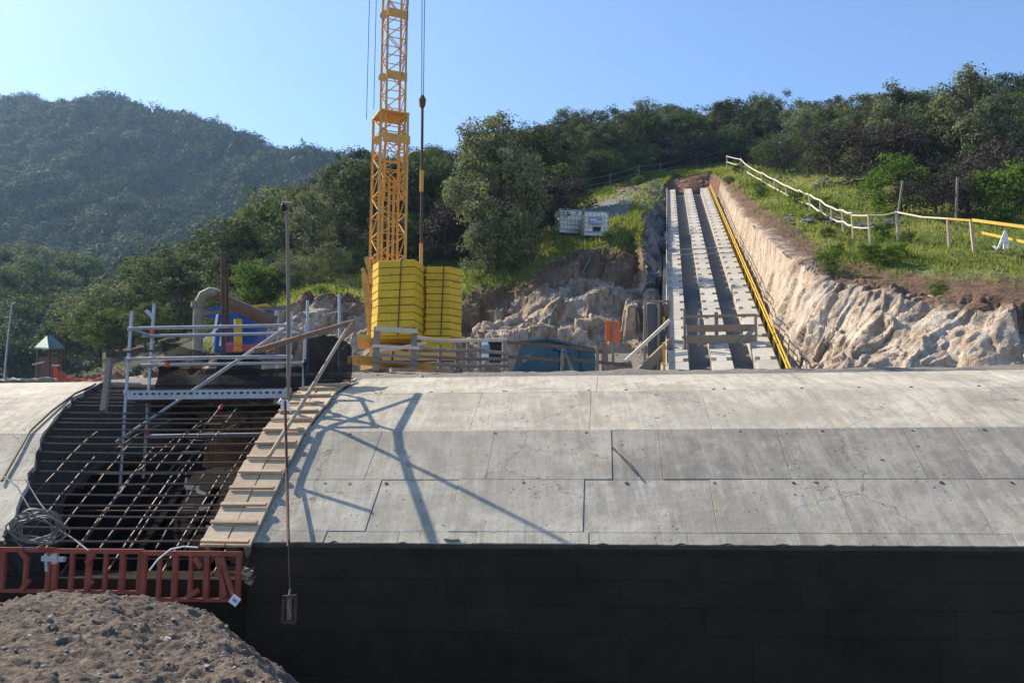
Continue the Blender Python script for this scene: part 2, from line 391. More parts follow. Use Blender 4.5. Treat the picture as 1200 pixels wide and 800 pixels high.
# ================================================================== TERRAIN
ST = [  # toe, brow, grass, forest edge, top  (px, py, metres away)
 ((120,470,40),(120,435,44),(120,415,50),(120,402,62),(120,392,90)),
 ((240,450,34),(240,415,37),(240,397,42),(235,375,58),(220,372,85)),
 ((360,405,34),(360,350,37),(360,338,40),(345,312,58),(320,305,88)),
 ((430,425,33),(425,352,37),(425,330,42),(420,285,58),(410,258,90)),
 ((530,432,32),(530,346,37),(530,320,42),(525,265,60),(520,230,95)),
 ((600,434,31.5),(600,330,38),(600,300,43),(600,250,61),(600,205,100)),
 ((650,435,31),(650,308,39.5),(655,270,45),(655,236,64),(660,195,105)),
 ((715,436,31),(705,289,40.5),(705,255,47),(705,222,67),(705,192,108)),
 ((757,434,31),(740,284,41.5),(735,240,50),(735,215,69),(735,190,110)),
 ((765,372,33.5),(748,266,42.5),(745,230,54),(750,211,71),(750,188,110)),
 ((772,326,37.5),(752,250,46),(752,224,58),(760,208,72),(765,186,110)),
 ((776,284,46),(760,240,52),(760,218,63),(770,206,73),(780,184,110)),
 ((779,246,58),(770,232,60),(775,212,69),(785,204,74),(795,182,110)),
 ((783,226,66.5),(783,209,69.5),(788,206,71),(795,202,75),(805,180,110)),
 ((806,226,66.5),(808,207,69.5),(810,204,71),(815,200,76),(820,180,110)),
 ((834,226,66.5),(838,205,69),(842,201,71),(842,197,77),(840,178,110)),
 ((844,240,60),(848,220,60),(862,203,65),(870,196,76),(880,172,108)),
 ((857,268,49),(868,250,45),(890,218,54),(910,200,72),(920,168,105)),
 ((879,308,39),(895,276,35),(930,240,44),(950,208,64),(960,166,100)),
 ((903,360,31),(930,305,30),(965,265,37),(990,214,56),(1010,162,92)),
 ((930,410,26),(965,328,27),(1000,290,33),(1040,225,50),(1060,160,85)),
 ((956,452,23.2),(1010,340,26),(1040,292,31.5),(1085,238,45),(1110,160,80)),
 ((1020,460,21.8),(1060,348,25),(1090,295,30.5),(1140,245,42),(1165,160,78)),
 ((1100,462,21),(1130,362,23.5),(1160,295,30),(1200,250,41),(1230,160,76)),
 ((1260,465,20),(1260,375,22),(1290,300,29),(1320,250,40),(1340,160,75)),
 ((1500,470,19.5),(1500,380,21),(1520,300,28),(1560,250,40),(1580,160,74)),
]
curves = [[P(*s[j]) for s in ST] for j in range(5)]
under = [p + Vector((0, 1.0, -4)) for p in curves[0]]
behind = [p + Vector((p.x * 0.3, 60, -22)) for p in curves[4]]
HG, HV = loft([under] + curves + [behind], 1250, [3, 70, 26, 28, 20, 6])
HV = HV - 1                       # 0 toe, 1 brow, 2 grass, 3 forest edge, 4 top
nvh, nuh = HG.shape[:2]
STN = np.linspace(0, len(ST) - 1, nuh)
gu = np.gradient(HG, axis=1); gv = np.gradient(HG, axis=0)
NRM = np.cross(gu, gv); NRM /= np.maximum(1e-6, np.linalg.norm(NRM, axis=2, keepdims=True))
zone = np.zeros((nvh, nuh)); grav = np.zeros((nvh, nuh)); warm = np.zeros((nvh, nuh))
def facet(q, sc_, amp, tilt, sd):
    w = q * sc_; vd, vp = noise.voronoi(w); c = vp[0]
    r = noise.noise_vector(c * 5.3 + Vector((sd, sd, 0)))
    return (amp * noise.noise(c * 9.7 + Vector((0, sd, 0))) + tilt * (w - c).dot(r)) / sc_
DIP = Vector((0.55, 0.25, 0.8)).normalized()
for j in range(nvh):
    v = HV[j]
    for i in range(nuh):
        s = STN[i]; p = Vector(HG[j, i]); n = Vector(NRM[j, i])
        cl = max(0.0, min(1.0, min(1.3 - v, v + 0.6) * 2.2)) if v < 1.3 else 0.0
        cs = 0.05 + 0.57 * min(1, max(0, s - 18.6) * .6) if s > 15.5 else (0.66 if s < 8.2 else 0.24)
        if 12.3 < s < 15.7: cs = 0.2
        d = 0.0
        if cl > 0:
            q = p - DIP * (p.dot(DIP) * 0.72)
            q = q + 0.12 * noise.noise_vector(p * 1.3)
            k1 = 0.7 if s > 15.5 else 1.0
            d += cl * cs * (0.8 * fbm(p * 0.30, 3) + k1 * (facet(q, 0.62, 0.75, 1.1, 1) + facet(q, 1.5, 0.6, 1.0, 4)) + facet(q, 3.4, 0.5, 0.9, 7))
            d += 0.02 * cl * fbm(p * 7, 2)
        p = p + n * d
        p.z += 0.16 * fbm(p * 0.45, 4) * min(1, max(0.0, v - 0.7) * 2) + (0.5 * fbm(p * 0.12, 3) if v > 2.6 else 0)
        HG[j, i] = p
        if s > 15.5: zz = v * (0.62 + 0.16 * min(1, max(0, s - 19.5) / 2)) if v < 1 else 0.62 + 0.16 * min(1, max(0, s - 19.5) / 2) + (v - 1.0) * (1.0 if s < 18 else 0.78)
        elif s > 12.4: zz = 0.85 + 0.45 * max(0, v - 0.6) * 2 if v > 0.6 else 0.9
        else: zz = v * 0.92 if v < 0.95 else 0.874 + (v - 0.95) * 4.0
        if v >= (1.55 if s > 15.5 else 1.3): zz = max(1.6, min(v, 2.0 if v < (3.1 if 6.5 < s < 19 else 2.75) else v))
        if s < 2.2 and v > 1: zz = max(zz, 2.9)
        zone[j, i] = zz
        warm[j, i] = 1.0 if 12.4 < s < 15.7 else 0.15
        if 7.6 < s <= 12.4 and 2.5 < v < 2.86: zone[j, i] = 0.95; warm[j, i] = 1.0
        g = 0
        if 6.0 < s < 12.3 and 1.6 < v < 2.5: g = min(1, (s - 5.6)) * min(1, (v - 1.6) * 5) * min(1, (2.5 - v) * 9)
        if 8.6 < s < 12.6 and v < 2.0: g = max(g, min(1, (s - 8.6) * 0.8) * 0.8)
        grav[j, i] = g
hv = HG.reshape(-1, 3)
me = np_mesh('hillside', hv, grid_faces(nvh, nuh), M['hill'], 4, {'zone': zone.ravel(), 'warm': warm.ravel(), 'gravel': grav.ravel(), 'pale': np.repeat(np.maximum(np.clip((STN - 15.5) * 0.8, 0, 1), np.where(STN < 9, 0.3, 0))[None, :], nvh, 0).ravel()}, smooth=False)
hill = bpy.data.objects.new('hillside', me); COL.objects.link(hill); tag(hill, kind='structure'); reg(hill, (0,0,0))

def nearest(A, x, y):
    i = np.argmin((A[:, 0] - x) ** 2 + (A[:, 1] - y) ** 2); return Vector(A[i])
_vi = np.repeat(HV, nuh)
HTOP = hv[_vi >= 1.0]
def hz(x, y): return nearest(HTOP, x, y).z

# far mountain on the left --------------------------------------------------
def terrain_obj(name, cs, nu, rows, mat, amp, freq, seed, fold=None):
    G, V = loft(cs, nu, rows); nv, n = G.shape[:2]
    for j in range(nv):
        for i in range(n):
            p = Vector(G[j, i])
            k = math.sin(math.pi * min(1, max(0, V[j] / V[-1]))) * 0.8 + 0.2
            p.z += k * amp * (fbm(p * freq + Vector((seed, 0, 0)), 5))
            if fold: p = fold(p, V[j] / V[-1])
            G[j, i] = p
    me = np_mesh(name, G.reshape(-1, 3), grid_faces(nv, n), mat, 4, smooth=True)
    o = bpy.data.objects.new(name, me); COL.objects.link(o); tag(o, kind='structure'); reg(o, (0,0,0))
    return o, G, V
MS = [(-420,350,290,60,470),(-200,345,270,80,455),(-60,345,255,104,440),(20,348,245,124,420),(100,352,235,126,405),(150,355,225,133,395),(200,352,225,145,385),(250,345,230,158,375),(300,340,235,172,362),(360,335,235,190,350),(420,330,235,206,340),(520,330,235,238,325),(640,330,230,262,310),(800,330,230,280,300)]
mc0 = [Vector((P(a,b,c).x, c - 70, -6)) for a,b,c,d,e in MS]
mc1 = [P(a,b,c) for a,b,c,d,e in MS]
def midp(a,b,c,d,e,f,dy):
    py = b + (d - b) * f; dd = c + (e - c) * f
    return P(a, py, dd + dy)
mid_dy = [0, 0, -18, -26, -16, 6, 26, 22, 4, -10, -14, -10, 0, 0]
mc2 = [midp(*m, 0.5, mid_dy[i]) for i, m in enumerate(MS)]
mc3 = [P(a,d,e) for a,b,c,d,e in MS]
mc4 = [p + Vector((0, 120, -60)) for p in mc3]
mtn, MG, MV = terrain_obj('mountain', [mc0, mc1, mc2, mc3, mc4], 150, [8, 24, 30, 10], M['forest_floor'], 7, 0.022, 3.3)

# wooded hill at the left, nearer
LS = [(-300,275,135),(-150,285,138),(-40,303,140),(30,318,140),(90,335,138),(150,352,134),(195,372,130),(240,400,126),(300,425,122)]
lc0 = [Vector((P(a,440,80).x, 62, -6)) for a,b,c in LS]
lc1 = [P(a,455,85) for a,b,c in LS]
lc2 = [P(a,b + (455-b)*0.45,108) for a,b,c in LS]
lc3 = [P(a,b + 12,c) for a,b,c in LS]
lc4 = [p + Vector((0, 50, -22)) for p in lc3]
lhill, LG, LV = terrain_obj('wooded_hill', [lc0, lc1, lc2, lc3, lc4], 70, [6, 14, 14, 6], M['forest_floor'], 2.0, 0.05, 8.1)
LA = LG.reshape(-1, 3)

# yard behind the vault, ramp bed, trench floor -------------------------------
yc = []
for d in (17.0, 19.0, 21.5, 25.5, 30.0, 36.0):
    row = []
    for x in np.linspace(-26, 26, 27):
        z = 0.1285 * d + 0.012 * max(0, x - 4) * 0 - (0.5 if d < 18 else 0) + (1.0 if d > 35 else 0) * -1.2
        if x < -9: z -= min(1.6, (-9 - x) * 0.12)
        row.append(Vector((x, d - 0.1045 * x * (1 if d < 22 else 0.3), z)))
    yc.append(row)
YG, YV = loft(yc, 180, [12, 14, 22, 22, 16])
for j in range(YG.shape[0]):
    for i in range(YG.shape[1]):
        p = Vector(YG[j, i]); YG[j, i, 2] += 0.07 * fbm(p * 0.7, 4) + 0.05 * fbm(p * 2.6, 3)
me = np_mesh('work_yard', YG.reshape(-1, 3), grid_faces(*YG.shape[:2]), M['yard'], 4)
o = bpy.data.objects.new('work_yard', me); COL.objects.link(o); tag(o, kind='structure'); reg(o, (0,0,0))
YA = YG.reshape(-1, 3)
def yz(x, y): return nearest(YA, x, y).z

g = MB(); g.add([(-900, -300, -6.2), (900, -300, -6.2), (900, 900, -6.2), (-900, 900, -6.2)], [(0, 1, 2, 3)])
tag(g.build('ground', M['soil'], origin=Vector((0, 0, -6.2))), kind='structure')

# spoil bank in the foreground: x,y heightfield
def edge_x(y): return -1.05 - 0.30 * (y - 5.0) - 0.03 * (y - 5) ** 2 * (1 if y > 5 else 0)
def bank_z(x, y):
    p = Vector((x, y, 0))
    if y < 2.0: b = -1.65
    elif y < 4.4: b = -1.65 - (y - 2.0) * 1.0
    else: b = -4.05
    e = edge_x(y) + 0.16 * fbm(p * 1.1, 3)
    top = -1.07 + 0.10 * fbm(p * 0.6 + Vector((3, 0, 0)), 3) - 0.13 * max(0, -x - 4.3)
    hump = 0.13 * math.exp(-((x + 3.75) ** 2) / 1.2 - ((y - 8.9) ** 2) / 0.9)
    t = x - e
    if t < 0: z = top + hump - 0.10 * math.exp(t * 1.4) * 1.6
    else: z = top + hump - 0.16 - t * 0.82
    if y < 3.2: z -= (3.2 - y) * 0.9
    z = max(z, b)
    z += 0.045 * fbm(p * 2.4, 4) + 0.022 * fbm(p * 8, 3) + 0.05 * max(0, ridged(p * 4.3, 3) - 1.1) + 0.018 * noise.noise(p * 21)
    cm = max(0.0, min(1.0, 0.5 + 1.2 * noise.noise(p * 0.8 + Vector((7, 1, 0)))))
    z += cm * 0.42 * (facet(p, 5.5, 0.28, 0.5, 2) + facet(p, 12.0, 0.35, 0.6, 5))
    return z
xs = np.concatenate([np.linspace(-16, -6.6, 24), np.linspace(-6.5, 0.6, 330), np.linspace(0.8, 16, 30)])
ys = np.concatenate([np.linspace(-8, 4.2, 26), np.linspace(4.3, 10.1, 250)])
BG = np.array([[(x, y, bank_z(x, y)) for x in xs] for y in ys])
me = np_mesh('spoil_bank', BG.reshape(-1, 3), grid_faces(len(ys), len(xs)), M['soil'], 4)
bank = bpy.data.objects.new('spoil_bank', me); COL.objects.link(bank); tag(bank, kind='structure'); reg(bank, (0,0,0))

def stone_mesh(seed, name, mat, flat=0.65, npt=13):
    import bmesh
    r = random.Random(seed * 7 + 1); bm = bmesh.new()
    for k in range(npt):
        v = Vector((r.gauss(0, 1), r.gauss(0, 1), r.gauss(0, 1))).normalized() * r.uniform(0.38, 0.58); v.z *= flat; bm.verts.new(v)
    g_ = bmesh.ops.convex_hull(bm, input=bm.verts[:])
    bmesh.ops.delete(bm, geom=[e for e in g_['geom_interior'] if isinstance(e, bmesh.types.BMVert)], context='VERTS')
    if npt > 20:
        bmesh.ops.bevel(bm, geom=bm.edges[:], offset=0.035, segments=1, affect='EDGES'); bmesh.ops.triangulate(bm, faces=bm.faces[:])
        bmesh.ops.subdivide_edges(bm, edges=bm.edges[:], cuts=1, use_grid_fill=True)
        for v in bm.verts: v.co += v.co.normalized() * 0.05 * noise.noise(v.co * 4 + Vector((seed, 0, 0)))
    bmesh.ops.triangulate(bm, faces=bm.faces[:])
    me = bpy.data.meshes.new(name); bm.to_mesh(me); bm.free(); me.materials.append(mat); return me
ST_ME = [stone_mesh(k, 'stone', M['stone']) for k in range(5)]
vv, ff = [], []
base = 0
tri = []
for k in range(2600):
    y = rnd.uniform(5.0, 9.7); x = edge_x(y) - rnd.expovariate(0.55) + rnd.uniform(0, 0.7)
    if x < -6.2: continue
    z = bank_z(x, y); sz = 0.014 + 0.036 * rnd.random() ** 3
    m = ST_ME[k % 5]; a = rnd.uniform(0, 6.28); ca, sa = math.cos(a), math.sin(a)
    co = np.array([v.co for v in m.vertices]) * sz
    co = np.stack([co[:, 0] * ca - co[:, 1] * sa + x, co[:, 0] * sa + co[:, 1] * ca + y, co[:, 2] + z], 1)
    vv.append(co); tri.append(np.array([list(p.vertices) for p in m.polygons]) + base); base += len(co)
me = np_mesh('small_stones', np.concatenate(vv), np.concatenate(tri), M['stone'], 3)
o = bpy.data.objects.new('small_stones', me); COL.objects.link(o); o.parent = bank; tag(o, kind='stuff'); reg(o, (0,0,0))
for k in range(26):
    y = rnd.uniform(5.2, 9.5); x = edge_x(y) - rnd.expovariate(0.6) + rnd.uniform(0, 0.7)
    if x < -6: continue
    sz = rnd.uniform(0.05, 0.10)
    o = bpy.data.objects.new('stone', ST_ME[k % 5]); COL.objects.link(o); o.parent = bank
    o.location = (x, y, bank_z(x, y) + sz * 0.1); o.scale = (sz * rnd.uniform(0.8, 1.5), sz, sz); o.rotation_euler = (rnd.uniform(-.4, .4), rnd.uniform(-.4, .4), rnd.uniform(0, 6.28))

# boulders of the right-hand cutting and the rock outcrops
BO_ME = [stone_mesh(k + 20, 'boulder', M['boulder'], 0.85, 22) for k in range(4)]
for (px, py, d, w) in [(1043,360,24.9,.8),(1066,362,24.7,.9),(1095,362,24.6,.9),(1130,380,23.6,.8),(1158,398,23.0,.7)]:
    o = bpy.data.objects.new('boulder', BO_ME[rnd.randrange(4)]); COL.objects.link(o); o.parent = hill
    o.location = P(px, py, d + 0.68 * w); s = w * 1.25; o.scale = (s * rnd.uniform(.9, 1.3), s, s * rnd.uniform(.8, 1.1)); o.rotation_euler = (rnd.uniform(-.5, .5), rnd.uniform(-.5, .5), rnd.uniform(0, 6))

# ================================================================== VEGETATION
def unit(n):
    a = NPR.normal(size=(n, 3)); return a / np.linalg.norm(a, axis=1, keepdims=True)
def leaf_quads(cent, size, tint, nrm):
    n = len(cent)
    nn_ = nrm / np.maximum(1e-6, np.linalg.norm(nrm, axis=1, keepdims=True)) + unit(n) * 0.75 + np.array([0, 0, 0.25])
    nn_ /= np.maximum(1e-6, np.linalg.norm(nn_, axis=1, keepdims=True))
    a = np.cross(nn_, unit(n)); a /= np.maximum(1e-6, np.linalg.norm(a, axis=1, keepdims=True)); b = np.cross(nn_, a)
    s = (size * NPR.uniform(0.6, 1.35, n))[:, None]
    a = a * s * 0.6; b = b * s * 0.36
    v = np.stack([cent - a, cent + b, cent + a, cent - b], 1).reshape(-1, 3)
    f = np.arange(4 * n).reshape(-1, 4)
    return v, f, np.repeat(tint, 4)

def tree_template(seed, H, Rr, low, nlimb, nclump, per, leaf, csig, airy=0.0, lean=0.0):
    """unit real-size tree: wood mesh + leaf mesh"""
    r = random.Random(seed); mb = MB()
    pts = [Vector((0, 0, -0.3))]; x = y = 0
    for k in range(1, 7):
        x += r.uniform(-.12, .12) * H * 0.12 + lean * H / 6; y += r.uniform(-.12, .12) * H * 0.12
        pts.append(Vector((x, y, H * 0.82 * k / 6)))
    r0 = 0.02 * H + 0.03
    mb.tube(pts, [r0 * (1.15 - k / 6.4) for k in range(7)], 6, False)
    tips = []
    cz = (low + H) / 2; rz = (H - low) / 2
    for k in range(nlimb):
        t = r.uniform(max(0.12, low / H), 0.95); i = min(5, int(t * 6)); st = pts[i].lerp(pts[i+1], t * 6 - i)
        a = 6.283 * (k * 0.382 + r.uniform(-.08, .08)); zz = st.z + r.uniform(0.1, 0.35) * H * (1 - t * 0.4)
        zz = min(zz, H * 0.99)
        rad = Rr * math.sqrt(max(0.06, 1 - ((zz - cz) / rz) ** 2)) * r.uniform(0.6, 1.05)
        en = Vector((st.x + math.cos(a) * rad, st.y + math.sin(a) * rad, zz))
        md = st.lerp(en, 0.5) + Vector((r.uniform(-.1, .1), r.uniform(-.1, .1), r.uniform(-.02, .12))) * H * 0.4
        mb.tube([st, md, en], [r0 * 0.42, r0 * 0.26, r0 * 0.08], 4, False); tips.append(en)
        for q in range(3):
            s2 = md.lerp(en, r.uniform(0.0, 0.8)); e2 = s2 + Vector((r.uniform(-1, 1), r.uniform(-1, 1), r.uniform(-.3, .8))) * Rr * 0.42
            mb.tube([s2, e2], [r0 * 0.18, r0 * 0.05], 3, False); tips.append(e2)
    cl = []
    for k in range(nclump):
        if r.random() < 0.62: t = tips[r.randrange(len(tips))]; c = t + Vector((r.gauss(0, 1), r.gauss(0, 1), r.gauss(0, .8))) * csig * 0.7
        else:
            th = r.uniform(0, 6.283); u = r.uniform(-1, 1); q = r.uniform(0.45, 1.0) ** 0.6
            c = Vector((math.cos(th) * math.sqrt(1 - u*u) * Rr * q + lean * H * .5, math.sin(th) * math.sqrt(1 - u*u) * Rr * q, cz + u * rz * q))
            if r.random() < airy: continue
        if c.z < 0.12: c.z = 0.12 + r.random() * 0.3
        cl.append(c)
    cen, tin, nor = [], [], []; ctr = np.array([lean * H * .5, 0, cz])
    for c in cl:
        n = max(4, int(per * r.uniform(0.5, 1.4))); sg = csig * r.uniform(0.6, 1.25)
        off = unit(n) * (NPR.uniform(0.25, 1.0, (n, 1)) ** 0.4) * np.array([sg, sg, sg * 0.7]) * 1.45 + NPR.normal(size=(n, 3)) * sg * 0.22
        q = off + np.array(c)
        q[:, 2] = np.maximum(q[:, 2], 0.03); nor.append(off * 1.3 / sg + (q - ctr) / Rr * 0.7)
        cen.append(q); tin.append(np.clip(r.uniform(0.15, 0.85) + NPR.normal(size=n) * 0.14, 0, 1))
    v, f, t = leaf_quads(np.concatenate(cen), leaf, np.concatenate(tin), np.concatenate(nor))
    lm = np_mesh('crown', v, f, M['leaf_dark'], 4, {'tint': t})
    wm = bpy.data.meshes.new('trunk'); wm.from_pydata([tuple(a) for a in mb.v], [], mb.f); wm.materials.append(M['bark'])
    return wm, lm, H

TT = {
 'broad': [tree_template(s, 5.6, 2.0, 0.9, 14, 140, 64, 0.14, 0.34) for s in (1, 2, 3)],
 'tall':  [tree_template(s, 6.6, 1.5, 1.0, 14, 120, 60, 0.13, 0.30, 0.5) for s in (4, 5)],
 'airy':  [tree_template(s, 6.4, 2.0, 1.9, 13, 110, 50, 0.13, 0.28, 0.8) for s in (6, 7)],
 'shrub': [tree_template(s, 2.6, 1.5, 0.1, 12, 100, 44, 0.11, 0.26) for s in (8, 9)],
 'dry':   [tree_template(s, 2.6, 1.6, 0.1, 16, 90, 40, 0.085, 0.26) for s in (10, 11)],
 'hero':  [tree_template(12, 6.9, 1.95, 0.25, 26, 310, 74, 0.115, 0.27)],
 'far':   [tree_template(s, 5.6, 2.3, 0.3, 8, 90, 26, 0.26, 0.42) for s in (13, 14, 15)],
}
def plant(name, kind, pos, h, mat, label, cat, group, wide=1.0, var=None):
    wm, lm, H = TT[kind][rnd.randrange(len(TT[kind])) if var is None else var]
    e = thing(name, pos, label, cat, group)
    s = h / H
    e.scale = (s * wide, s * wide, s); e.rotation_euler = (0, 0, rnd.uniform(0, 6.283))
    for nm, m in (('trunk', wm), ('crown', lm)):
        o = bpy.data.objects.new(nm, m); COL.objects.link(o); o.parent = e
        if nm == 'crown':
            o.material_slots[0].link = 'OBJECT'; o.material_slots[0].material = M[mat]
    return e
def on_hill(px, py, d):
    p = P(px, py, d); p.z = hz(p.x, p.y) - 0.05; return p

# singled-out trees and shrubs: px, d, kind, height, mat, wide, label
SOLO = [
 (585, 40.5, 'hero', 7.3, 'leaf_olive', 1.0, 'full olive-grey tree leaning over the rock face right of the crane', 'olive_tree', 'tree', None),
 (572, 39.6, 'shrub', 2.4, 'leaf_olive', 1.0, 'olive-grey bush at the left foot of the full olive-grey tree', 'olive_bush', 'bush', 0),
 (604, 40.2, 'shrub', 2.0, 'leaf_olive', 1.0, 'olive-grey bush at the right foot of the full olive-grey tree', 'olive_bush', 'bush', 1),
 (1148, 46, 'tall', 7.4, 'leaf_olive', 1.05, 'tallest grey-green tree near the upper right edge', 'airy_tree', 'tree', 0),
 (1195, 45, 'airy', 5.9, 'leaf_olive', 1.1, 'open crowned tree cut by the right edge of the picture', 'airy_tree', 'tree', 1),
 (1058, 41, 'shrub', 2.6, 'leaf_bright', 1.1, 'bright green rounded bush behind the leaning pole on the right slope', 'green_bush', 'bush', None),
 (1100, 39, 'dry', 2.3, 'leaf_dry', 1.3, 'dry purple-brown bush between the two bare poles', 'dry_bush', 'bush', 0),
 (1138, 40, 'dry', 2.5, 'leaf_dry', 1.2, 'dry brown bush right of the upright bare pole', 'dry_bush', 'bush', 1),
 (1192, 37.5, 'shrub', 2.6, 'leaf_bright', 1.0, 'bright green bush at the right edge above the yellow rail', 'green_bush', 'bush', None),
 (980, 58, 'dry', 2.8, 'leaf_dry', 1.4, 'wide brown thicket above the grey rubble patch on the right slope', 'dry_bush', 'bush', 0),
 (1030, 50, 'dry', 3.2, 'leaf_dry', 1.3, 'brown thicket directly left of the bright rounded bush', 'dry_bush', 'bush', 1),
 (640, 55, 'airy', 4.2, 'leaf_dry', 1.1, 'small dark twiggy tree above the two water tanks', 'twiggy_tree', 'tree', 0),
 (450, 50, 'tall', 5.2, 'leaf_dark', 1.2, 'dark tree standing directly behind the crane mast', 'dark_tree', 'tree', None),
 (412, 54, 'airy', 5.6, 'leaf_dark', 1.0, 'spindly dark tree just left of the crane mast', 'spindly_tree', 'tree', 1),
 (128, 60, 'shrub', 3.2, 'leaf_bright', 0.9, 'bright leafy bush left of the scaffold behind the left vault', 'green_bush', 'bush', None),
]
for px, d, kind, h, mat, wide, label, name, cat, var in SOLO:
    plant(name, kind, on_hill(px, 300, d), h, mat, label, cat, None, wide, var)

placed = []
COLW = {'leaf_dark': 'dark green', 'leaf_green': 'mid green', 'leaf_olive': 'pale olive', 'leaf_bright': 'bright green', 'leaf_dry': 'dry brown'}
FORM = {'broad': 'broad', 'tall': 'slender', 'airy': 'open-crowned', 'shrub': 'leafy', 'dry': 'twiggy', 'far': 'rounded'}
def scatter(n, pxr, dr, kinds, hr, mats, label, name, cat, group, mind=1.9, surf=None, cond=None):
    """label holds the place; look, size and third of the stand are put before it"""
    c = 0; tries = 0
    while c < n and tries < n * 40:
        tries += 1
        px = rnd.uniform(*pxr); d = rnd.uniform(*dr)
        if cond and not cond(px, d): continue
        p = P(px, 300, d)
        if any((p.x - q[0]) ** 2 + (p.y - q[1]) ** 2 < mind ** 2 for q in placed): continue
        if surf is None: p.z = hz(p.x, p.y) - 0.05
        else: p.z = nearest(surf, p.x, p.y).z - 0.05
        placed.append((p.x, p.y)); c += 1
        k = rnd.choice(kinds); m = rnd.choice(mats); h = rnd.uniform(*hr); f = (h - hr[0]) / (hr[1] - hr[0])
        g = (px - pxr[0]) / (pxr[1] - pxr[0]); e = (d - dr[0]) / (dr[1] - dr[0])
        side = ['left part', 'middle', 'right part'][min(2, int(g * 3))]; row = ['near', 'far'][int(e > .5)]
        size = ['low', 'middling', 'tall'][min(2, int(f * 3))]
        plant(name, k, p, h, m, f"{size} {COLW[m]} {FORM[k]} {cat}, {row} {side} of {label}", cat, group, rnd.uniform(0.85, 1.25))
DK = ['leaf_dark', 'leaf_dark', 'leaf_green']
fe = lambda px: np.interp(px, [520, 600, 700, 800, 850, 900, 950, 1000, 1050, 1100, 1150, 1200, 1300], [52, 55, 70, 77, 79, 74, 66, 57, 50, 46, 43, 42, 41])
def beyond(a, b): return lambda px, d: fe(px) + a < d < fe(px) + b
scatter(34, (600, 900), (66, 104), ['broad', 'broad', 'tall'], (4.2, 6.2), DK, 'the ridge wood above the track', 'ridge_tree', 'tree', 'trees of the ridge wood', 2.2, cond=beyond(2, 30))
scatter(12, (600, 905), (74, 90), ['airy', 'tall'], (5.8, 7.2), ['leaf_dark', 'leaf_olive'], 'the ridge skyline', 'skyline_tree', 'tree', 'skyline trees of the ridge', 2.0, cond=beyond(4, 18))
scatter(26, (600, 900), (60, 84), ['shrub', 'dry', 'shrub'], (1.8, 3.2), ['leaf_dark', 'leaf_green', 'leaf_dry'], 'the ridge wood foot', 'ridge_shrub', 'bush', 'shrubs along the ridge wood', 1.4, cond=beyond(-1, 4))
scatter(40, (890, 1260), (44, 100), ['broad', 'broad', 'tall', 'airy'], (4.0, 6.0), ['leaf_dark', 'leaf_green', 'leaf_olive'], 'the right-hand wood', 'slope_tree', 'tree', 'trees above the right slope', 2.0, cond=beyond(2.5, 32))
scatter(40, (880, 1260), (38, 82), ['shrub', 'dry', 'dry', 'shrub'], (1.8, 3.4), ['leaf_dark', 'leaf_dry', 'leaf_dry', 'leaf_green'], 'the right wood edge', 'slope_shrub', 'bush', 'shrubs at the right wood edge', 1.5, cond=beyond(-0.5, 5))
scatter(46, (395, 625), (47, 96), ['broad', 'broad', 'tall'], (4.2, 6.2), DK, 'the slope behind the crane', 'crane_slope_tree', 'tree', 'trees behind the crane', 2.2)
scatter(22, (400, 660), (44, 54), ['shrub', 'dry', 'shrub'], (1.6, 3.0), ['leaf_dark', 'leaf_dry', 'leaf_green'], 'the bank behind the ballast', 'bank_shrub', 'bush', 'shrubs behind the crane', 1.5)
scatter(44, (170, 400), (46, 92), ['broad', 'broad', 'tall', 'shrub'], (3.2, 5.6), ['leaf_green', 'leaf_dark', 'leaf_olive'], 'the spur left of the crane', 'spur_tree', 'tree', 'trees on the spur', 2.2)
scatter(20, (255, 400), (41, 50), ['shrub'], (1.0, 2.2), ['leaf_bright', 'leaf_green', 'leaf_olive'], 'the bank behind the scaffold', 'spur_bush', 'bush', 'bushes behind the scaffold', 1.4)
scatter(16, (110, 265), (44, 62), ['shrub', 'broad'], (1.8, 3.6), ['leaf_bright', 'leaf_green', 'leaf_olive'], 'the spur foot by the scaffold', 'spur_foot_bush', 'bush', 'bushes at the foot of the spur', 1.6)
scatter(75, (-60, 260), (84, 142), ['far'], (4.5, 7.0), ['leaf_green', 'leaf_dark', 'leaf_green', 'leaf_olive'], 'the left-hand hill', 'hill_tree', 'tree', 'trees on the left hill', 3.0, surf=LA)

